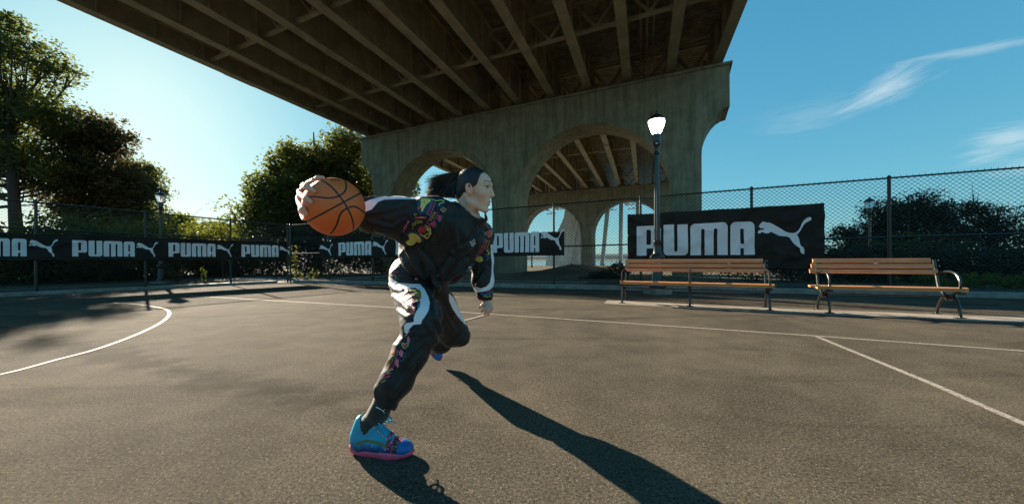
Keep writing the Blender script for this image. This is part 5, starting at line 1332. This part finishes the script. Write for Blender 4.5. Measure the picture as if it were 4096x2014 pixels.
# ------------------------------------------------------------------ neon print on the garments
def box_px(f, pts): q = zL(f, pts); return q+[q[0]]
STROKE = {'S': [(1, 0), (0, 0), (0, .5), (1, .5), (1, 1), (0, 1)], 'T': [(0, 0), (1, 0), (.5, 0), (.5, 1)], 'E': [(1, 0), (0, 0), (0, .5), (.8, .5), (0, .5), (0, 1), (1, 1)],
          'W': [(0, 0), (.2, 1), (.5, .4), (.8, 1), (1, 0)], 'I': [(.5, 0), (.5, 1)], 'N': [(0, 1), (0, 0), (1, 1), (1, 0)], 'Y': [(0, 0), (.5, .5), (1, 0), (.5, .5), (.5, 1)], 'O': [(0, 0), (1, 0), (1, 1), (0, 1), (0, 0)], 'R': [(0, 1), (0, 0), (1, 0), (1, .5), (0, .5), (1, 1)], 'K': [(0, 0), (0, 1), (0, .5), (1, 0), (0, .5), (1, 1)]}
def word(f, txt, p0, ax, dn, w_, col, wd):
    out = []; x = 0
    for ch_ in txt:
        out.append((col, wd, [f(p0[0]+ax[0]*(x+u*w_)+dn[0]*v, p0[1]+ax[1]*(x+u*w_)+dn[1]*v) for u, v in STROKE[ch_]])); x += w_*1.35
    return out
def squig(f, c, r, n, col, wd, seed, k=3):
    g = np.random.default_rng(seed); a0 = g.random()*6; pts = []
    for i in range(n+1):
        a = a0+2*math.pi*i/n; q = r*(1+.28*math.sin(k*a+seed)+.12*math.sin(5*a)); pts.append(f(c[0]+q*math.cos(a), c[1]+q*.8*math.sin(a)))
    return (col, wd, pts)
def blobf(f, c, rx, ry, col, seed, n=18):
    return (col, 0, [f(c[0]+rx*(1+.18*math.sin(3*t+seed))*math.cos(t), c[1]+ry*(1+.15*math.cos(2*t+seed))*math.sin(t)) for t in [2*math.pi*i/n for i in range(n)]])
J = []
# abstract yellow creature shapes, kept generic: rounded patches with blue outlines
J += [('yellow', 0, zL(zB, [(345, 92), (400, 88), (450, 98), (448, 125), (415, 150), (395, 170), (375, 205), (362, 235), (340, 232), (345, 200), (330, 185), (340, 140), (335, 110)])),
      ('blue', 1.4, zL(zB, [(325, 100), (318, 150), (305, 200), (325, 245), (370, 250), (395, 215), (420, 170), (455, 140), (470, 105), (500, 108)])),
      ('yellow', 1.6, zL(zB, [(455, 98), (510, 118), (560, 110), (595, 118), (580, 140), (545, 145), (540, 170)])), ('blue', 1.2, zL(zB, [(600, 110), (605, 140), (570, 160), (560, 185), (530, 175), (515, 150)])),
      ('red', 1.3, zL(zB, [(365, 130), (385, 145), (400, 130), (380, 120), (365, 130)])), ('red', 0, zL(zB, [(305, 190), (330, 182), (345, 195), (325, 212), (305, 210)]))]
J += [('blue', 1.3, box_px(zB, [(465, 128), (505, 138), (445, 282), (395, 262)])), ('red', 1.3, box_px(zB, [(475, 140), (495, 146), (440, 268), (412, 255)]))]
J += word(lambda x, y: zB(x, y), 'STEWIE', (478, 150), (-.42, .91), (-18, -8), 15, 'red', 1.1)
J += [('red', 1.3, box_px(zB, [(490, 240), (530, 255), (455, 385), (405, 360)]))]
J += word(lambda x, y: zB(x, y), 'STEW', (505, 252), (-.5, .87), (-20, -9), 20, 'olive', 1.4)
J += [blobf(zB, (545, 310), 18, 38, 'red', 1), blobf(zB, (480, 375), 26, 28, 'red', 4), squig(zB, (545, 310), 34, 20, 'blue', 1.1, 3), squig(zB, (480, 378), 38, 22, 'blue', 1.0, 5)]
J += [squig(zB, (588, 215), 26, 16, 'yellow', 1.2, 8, 4)] + [('red', 2.0, zL(zB, [(570+8*i, 195), (575+8*i, 235)])) for i in range(4)]
J += [('red', 3.2, zL(zB, [(275, 303), (400, 303)])), ('yellow', 1.4, zL(zB, [(320, 303), (350, 300), (372, 304)])), squig(zB, (278, 268), 12, 12, 'olive', 1.1, 2)]
J += [squig(zB, (262, 375), 18, 14, 'olive', 1.2, 6, 4), squig(zB, (300, 350), 20, 14, 'olive', 1.2, 9, 5), squig(zB, (340, 350), 15, 12, 'olive', 1.2, 11, 4), ('olive', 1.1, zL(zB, [(245, 435), (262, 380), (300, 355), (345, 345)]))]
J += word(lambda x, y: zB(x, y), 'SWEET', (215, 345), (-.5, .87), (-16, -6), 22, 'pinkp', 1.1)
J += [('red', 2.4, zL(zB, [(335+22*i, 400), (312+22*i, 470)])) for i in range(4)] + [('red', 1.6, zL(zB, [(305, 440), (430, 400)])), ('yellow', 1.8, zL(zB, [(330, 480), (400, 530), (380, 500), (440, 470), (400, 420), (445, 440), (450, 480), (400, 540)])), ('yellow', 1.4, zL(zB, [(385, 385), (440, 415), (450, 470), (420, 520)]))]
J += [('yellow', 0, zL(zB, [(205, 490), (240, 472), (290, 485), (330, 520), (350, 560), (330, 580), (290, 572), (262, 600), (225, 612), (190, 600), (172, 570), (215, 540), (205, 515)])),
      ('blue', 1.5, zL(zB, [(185, 500), (215, 468), (270, 462), (320, 492), (360, 545), (368, 575)])), ('red', 1.2, box_px(zB, [(265, 535), (290, 525), (305, 555), (285, 575)])), ('blue', 1.4, zL(zB, [(240, 590), (260, 568), (275, 590)]))]
# left sleeve
J += [blobf(zB, (1092, 480), 20, 42, 'red', 2), squig(zB, (1092, 480), 34, 18, 'yellow', 1.1, 4), ('red', 1.6, box_px(zB, [(1050, 550), (1075, 560), (1010, 695), (985, 690)])), ('olive', 1.3, box_px(zB, [(1070, 555), (1098, 560), (1065, 650), (1040, 640)])),
      ('yellow', 1.2, zL(zB, [(1085, 650), (1060, 670), (1095, 680), (1075, 710), (1100, 700)])), blobf(zB, (985, 760), 40, 34, 'olive', 6), squig(zB, (985, 760), 30, 22, 'yellow', 1.0, 7, 5), ('blue', 1.4, zL(zB, [(1050, 700), (1085, 740), (1060, 780)])),
      ('red', 1.3, zL(zB, [(935, 770), (960, 725), (975, 715)])), ('blue', 2.4, zL(zB, [(845, 900), (870, 850), (920, 810)])), ('yellow', 1.8, zL(zB, [(865, 850), (900, 845), (870, 862), (905, 860)])),
      ('blue', 2.4, zL(zB, [(1000, 1145), (1070, 1150), (1130, 1120)])), ('red', 3, zL(zB, [(1050, 1120), (1110, 1100)])), ('olive', 2.4, zL(zB, [(1030, 1160), (1060, 1175), (1110, 1160)])), ('olive', 1.2, zL(zB, [(1030, 1180), (1050, 1160), (1075, 1182), (1095, 1160), (1112, 1178)]))]
# chest monogram
J += [('white_mark', 1.1, zL(zB, [(885, 560), (903, 618)])), ('white_mark', 1.1, zL(zB, [(882, 580), (905, 568), (915, 618)])), ('white_mark', 1.1, zL(zB, [(903, 618), (925, 600), (912, 555), (925, 541), (942, 575), (935, 602)])), ('white_mark', 1.0, zL(zB, [(915, 580), (940, 576)]))]
# zip line and pocket seams
J += [('seam', .7, zL(zB, [(975, 345), (900, 470), (800, 640), (640, 830), (560, 1000)])), ('seam', .6, zL(zB, [(380, 560), (250, 620), (170, 640)])), ('seam', .6, zL(zB, [(620, 140), (600, 260), (540, 420), (420, 560)]))]
M['seam'] = mat('seam_thread', (.006, .007, .008), .6)
ribbon_set('jacket', J)
T = [('olive', 1.3, zL(zD, [(385, 300), (415, 350), (470, 330), (520, 350), (500, 300), (440, 310)])), squig(zD, (465, 345), 42, 26, 'olive', 1.2, 3, 6), ('olive', 1.1, zL(zD, [(430, 380), (480, 360), (525, 385), (470, 395)])), ('yellow', 1, zL(zD, [(450, 330), (490, 345), (470, 372)]))]
T += [squig(zD, (360+20*i, 350+26*i), 16, 10, 'pinkp', 1.0, i, 3) for i in range(4)] + [squig(zD, (395+14*i, 385+10*i), 13, 9, 'red', .9, i+5, 3) for i in range(3)]
T += [('blue', 2.2, zL(zD, [(335, 295), (375, 300), (360, 325)])), ('blue', 2.4, zL(zD, [(520, 400), (500, 440), (480, 500), (500, 490)])), ('white_mark', .8, zL(zD, [(402, 455), (480, 425)])), ('red', 1.6, zL(zD, [(365, 450), (372, 480)])), ('red', 2, zL(zD, [(310, 295), (325, 315)]))]
T += [blobf(zD, (415, 540), 30, 45, 'red', 2), squig(zD, (415, 540), 40, 18, 'olive', 1.1, 4), ('red', 2, zL(zD, [(415, 490), (445, 485)]))]
T += [('red', 2, zL(zD, [(370, 790), (400, 760)])), blobf(zD, (375, 870), 16, 48, 'pinkp', 1), blobf(zD, (330, 930), 22, 20, 'red', 3), squig(zD, (335, 930), 34, 18, 'yellow', 1.1, 9), blobf(zD, (295, 1020), 26, 36, 'pinkp', 4), blobf(zD, (250, 1130), 22, 48, 'pinkp', 5), squig(zD, (285, 1050), 56, 24, 'blue', 1.2, 3, 4),
      ('red', 1.3, box_px(zD, [(205, 985), (260, 985), (200, 1185), (140, 1185)])), ('yellow', 1.5, zL(zD, [(130, 1250), (160, 1210), (205, 1195)])), ('red', 2.4, zL(zD, [(95, 1262), (180, 1235)])), ('red', 2.4, zL(zD, [(90, 1300), (170, 1270)])), ('olive', 2, zL(zD, [(70, 1350), (120, 1320)]))]
T += word(lambda x, y: zD(x, y), 'STEW', (225, 990), (-.28, .96), (-32, -6), 34, 'olive', 1.3)
T += [('blue', 1.8, zL(zD, [(180, 60), (240, 75)])), ('red', 1.6, zL(zD, [(190, 100), (260, 105)])), ('olive', 1.4, zL(zD, [(165, 150), (215, 135), (240, 165), (225, 180)])), ('seam', .6, zL(zD, [(440, 700), (330, 990), (200, 1270)])), ('white_mark', .5, zL(zD, [(620, 480), (720, 700)]))][:-1]
ribbon_set('trousers', T)

# ------------------------------------------------------------------ sock, shoes
def shoe(name_parent, heel, toe, upv, side, L_, label=None, seed=1, zs=1.22):
    """local frame: x heel->toe, y sideways, z up"""
    heel = np.array(heel); ex = np.array(toe)-heel; ex /= np.linalg.norm(ex); ez = np.array(upv, float); ez -= ex*(ez@ex); ez /= np.linalg.norm(ez); ey = np.cross(ez, ex); ez = ez*zs
    k = L_/.30; W = lambda x, y, z: heel+(ex*x+ey*y+ez*z)*k; B_ = np.stack([ex, ey, ez])
    lo = np.min([W(x, y, z) for x in (-.02, .32) for y in (-.08, .08) for z in (-.02, .19)], axis=0)-.02; hi = np.max([W(x, y, z) for x in (-.02, .32) for y in (-.08, .08) for z in (-.02, .19)], axis=0)+.02
    s = SDF(lo, hi, .003)
    s.cone(W(.045, 0, .045), W(.060, 0, .095), .040*k, .036*k, k=.02); s.cone(W(.050, 0, .045), W(.13, 0, .05), .041*k, .043*k, k=.03); s.cone(W(.13, 0, .042), W(.235, .004, .029), .044*k, .042*k, k=.03, n=ez, q=.78); s.cone(W(.20, .006, .030), W(.260, .004, .027), .042*k, .032*k, k=.03, n=ez, q=.66)
    s.cone(W(.095, 0, .10), W(.17, 0, .065), .034*k, .030*k, k=.03); s.cone(W(.115, 0, .10), W(.150, 0, .148), .032*k, .026*k, k=.02, n=ex, q=.6)      # tongue rise
    s.cone(W(.034, 0, .07), W(.050, 0, .118), .036*k, .030*k, k=.02)
    s.cone(W(.080, 0, .122), W(.098, 0, .20), .031*k, .046*k, k=.01, op='sub')
    s.ell(W(.12, 0, -.040), (.25*k, .12*k, .052*k), .004, 'sub', B_)
    V, Q = s.mesh(); V = relax(V, Q, 1, .4); q = ((V-heel)@B_.T)/k; x, y, z = q.T; z = z/zs**2
    nzv = fbm(V*60+seed, 3)-.45; nz2 = fbm(V*170+seed, 2)-.45
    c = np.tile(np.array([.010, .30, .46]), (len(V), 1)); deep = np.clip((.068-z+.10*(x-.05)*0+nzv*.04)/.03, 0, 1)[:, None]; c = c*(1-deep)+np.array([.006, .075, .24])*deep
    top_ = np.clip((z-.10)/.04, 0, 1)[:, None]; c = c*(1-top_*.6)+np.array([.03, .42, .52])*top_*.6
    toeb = np.clip((x-.232+nzv*.02)/.01, 0, 1)[:, None]; c = c*(1-toeb)+np.array([.004, .12, .36])*toeb
    blk = ((x > .185) & (x < .238+nzv*.03) & (z > .030+nzv*.04))[:, None]; c = np.where(blk, np.array([.02, .012, .014]), c)
    c = np.where((blk[:, 0] & (nz2 > .10))[:, None], np.array([.45, .35, .20]), c); c = np.where((blk[:, 0] & (nz2 < -.13))[:, None], np.array([.55, .06, .16]), c)
    sw = (np.abs(z-(.042+.022*np.sin((x-.02)*17)))<.0048) & (x > .05) & (x < .19); c = np.where(sw[:, None], np.array([.10, .13, .02]), c)
    sp = (z < .040) & (x > .04) & (x < .2) & (nz2 > .14); c = np.where(sp[:, None], np.array([.5, .48, .3]), c)
    o = pmesh('shoe', V, Q, M['shoe']); cattr(o, 'tint', c)
    if label: o['label'] = label
    # sole: outline loft
    mb = MB(); n = 40; prof = []
    for i in range(n):
        a = 2*math.pi*i/n; cx = math.cos(a); x = .145+.150*cx; wdt = .036+.013*math.exp(-((x-.215)/.07)**2)-.004*math.exp(-((x-.12)/.04)**2); yy = math.copysign(abs(math.sin(a))**.75, math.sin(a))*wdt
        prof.append((x, yy))
    rows = []
    for zz, g_ in ((0, .93), (.004, .99), (.016, 1.03), (.024, 1.02), (.030, .96)):
        for (x, yy) in prof:
            toeup = .012*max(0, (x-.22)/.08)**2+.006*max(0, (.05-x)/.05)**2; bulge = .012*math.exp(-((x-.0)/.04)**2)*(zz/.03)+.008*math.exp(-((x-.2)/.06)**2)*(zz/.03)
            rows.append(W(.145+(x-.145)*g_, yy*g_, (zz+toeup+bulge)*.66)-PI_)
    vs = rows; fs = []
    for r_ in range(4):
        for i in range(n): fs.append((r_*n+i, r_*n+(i+1) % n, (r_+1)*n+(i+1) % n, (r_+1)*n+i))
    fs.append(tuple(range(n-1, -1, -1))); fs.append(tuple(4*n+i for i in range(n))); mb.add(vs, fs)
    so_ = mb.build('sole', M['sole'], person, True); so_.parent = o
    # laces: crosses and a bow
    mb = MB()
    def top(x, y): 
        base = np.interp(x, [.09, .13, .17, .21], [.150, .120, .090, .068]); return W(x, y, base-abs(y)*.35)-PI_
    for i in range(6):
        x = .115+.016*i
        mb.tube([top(x, -.026), top(x+.004, -.01), top(x+.010, .010), top(x+.014, .026)], .0028*k, 6); mb.tube([top(x, .026), top(x+.004, .01), top(x+.010, -.010), top(x+.014, -.026)], .0028*k, 6)
    for sy in (-1, 1):
        for r_ in range(2):
            mb.tube(smooth([Vector(W(.115, 0, .128)-PI_), Vector(W(.14+.02*r_, sy*(.03+.012*r_), .135-.01*r_)-PI_), Vector(W(.17, sy*(.045), .112)-PI_), Vector(W(.15, sy*.030, .108)-PI_), Vector(W(.12, 0, .122)-PI_)], 5), .0030*k, 6)
        mb.tube(smooth([Vector(W(.118, 0, .124)-PI_), Vector(W(.16, sy*.03, .115)-PI_), Vector(W(.19, sy*.05, .098)-PI_)], 5), .0026*k, 6)
    lc = mb.build('laces', M['lace'], person, True, kind='stuff'); lc.parent = o
    mb = MB()
    for i in range(5):
        x = .122+.020*i
        for sy in (-1, 1): mb.tube([top(x, sy*.030), top(x+.010, sy*.033)], .0032*k, 6)
    lp_ = mb.build('lace_loops', M['pinkl'], person, True, kind='stuff'); lp_.parent = o
    mb = MB()
    for pts in ([(.098, -.012), (.098, .012)], [(.092, -.006), (.104, -.006)], [(.092, .002), (.106, .002), (.106, .012), (.092, .012)]):
        mb.tube([W(x_, y_, np.interp(x_, [.085, .105], [.168, .160]))-PI_ for x_, y_ in pts], .0012*k, 5)
    tm = mb.build('tongue_mark', M['yellow'], person, True); tm.parent = o
    return o, W
M['shoe'] = vcol_mat('shoe_upper', .45, 0, .0012, 240); M['sole'] = mat('sole_pink', (.78, .10, .19), .42, 0, var=(.70, .08, .15), vscale=30, bump=.001, bscale=90)
M['lace'] = mat('lace_cyan', (.02, .36, .48), .6); M['pinkl'] = mat('lace_loop_pink', (.75, .25, .30), .6)
M['sock'] = mat('sock_black', (.020, .018, .013), .85, 0, bump=.0015, bscale=300, sheen=.3)
hh = G(886, 1140); tt_ = G(1040, 1147)
hh = np.array(G(885, 1136)); tt_ = np.array(G(1042, 1147)); dL = np.linalg.norm(tt_-hh)
o1, W1 = shoe('front', hh+np.array([0, 0, 0]), tt_, (0, 0, 1), None, dL, 'bright blue shoe with thick pink sole, planted in front', 1)
bt = np.array(P(1116, 914, 3.08)); bh = np.array(P(1082, 868, 3.20)); bt[2] = max(bt[2], .004); 
ex_ = bt-bh; 
o2, W2 = shoe('back', bt-ex_/np.linalg.norm(ex_)*.30, bt, (.1, -1, .35), None, .27, 'blue shoe with pink sole, pushed back up on its toe', 4)
s = SDF(np.array(A(945, 1045, 1.70))-[.12, .12, .14], np.array(A(945, 1045, 1.70))+[.14, .14, .14], .0032)
s.chain([W1(.070, 0, .06), W1(.085, 0, .11), A(952, 1038, 1.70), A(970, 998, 1.705)], [.036, .040, .046, .050], k=.02)
V, Q = s.mesh(); n_ = vnormals(V, Q); V = V + n_*(.0010*np.sin(V[:, 2]*420+V[:, 0]*90)*(vnoise(V*18) > .45))[:, None]; pmesh('sock', V, Q, M['sock']); BV['sock'] = (V, Q)
cat_px = [(zS(578+u*182, 322-v*138)) for u, v in CAT]
# the emblem on the sock leans down to the right
c0_ = (578, 185)
def sk_map(u, v): return zS(578+u*185+(-.0)*v, 322-(v*.55+(1-u)*.42)*142)
ribbon_set('sock', [('white_mark', 0, [sk_map(u, v) for u, v in CAT])])
s = SDF(np.array([-.80, 2.8, .05]), np.array([-.40, 3.35, .45]), .004)
s.chain([W2(.062, 0, .07), W2(.065, 0, .13), A(1092, 868, 2.97)], [.034, .036, .042], k=.02); V, Q = s.mesh(); pmesh('sock', V, Q, M['sock'])
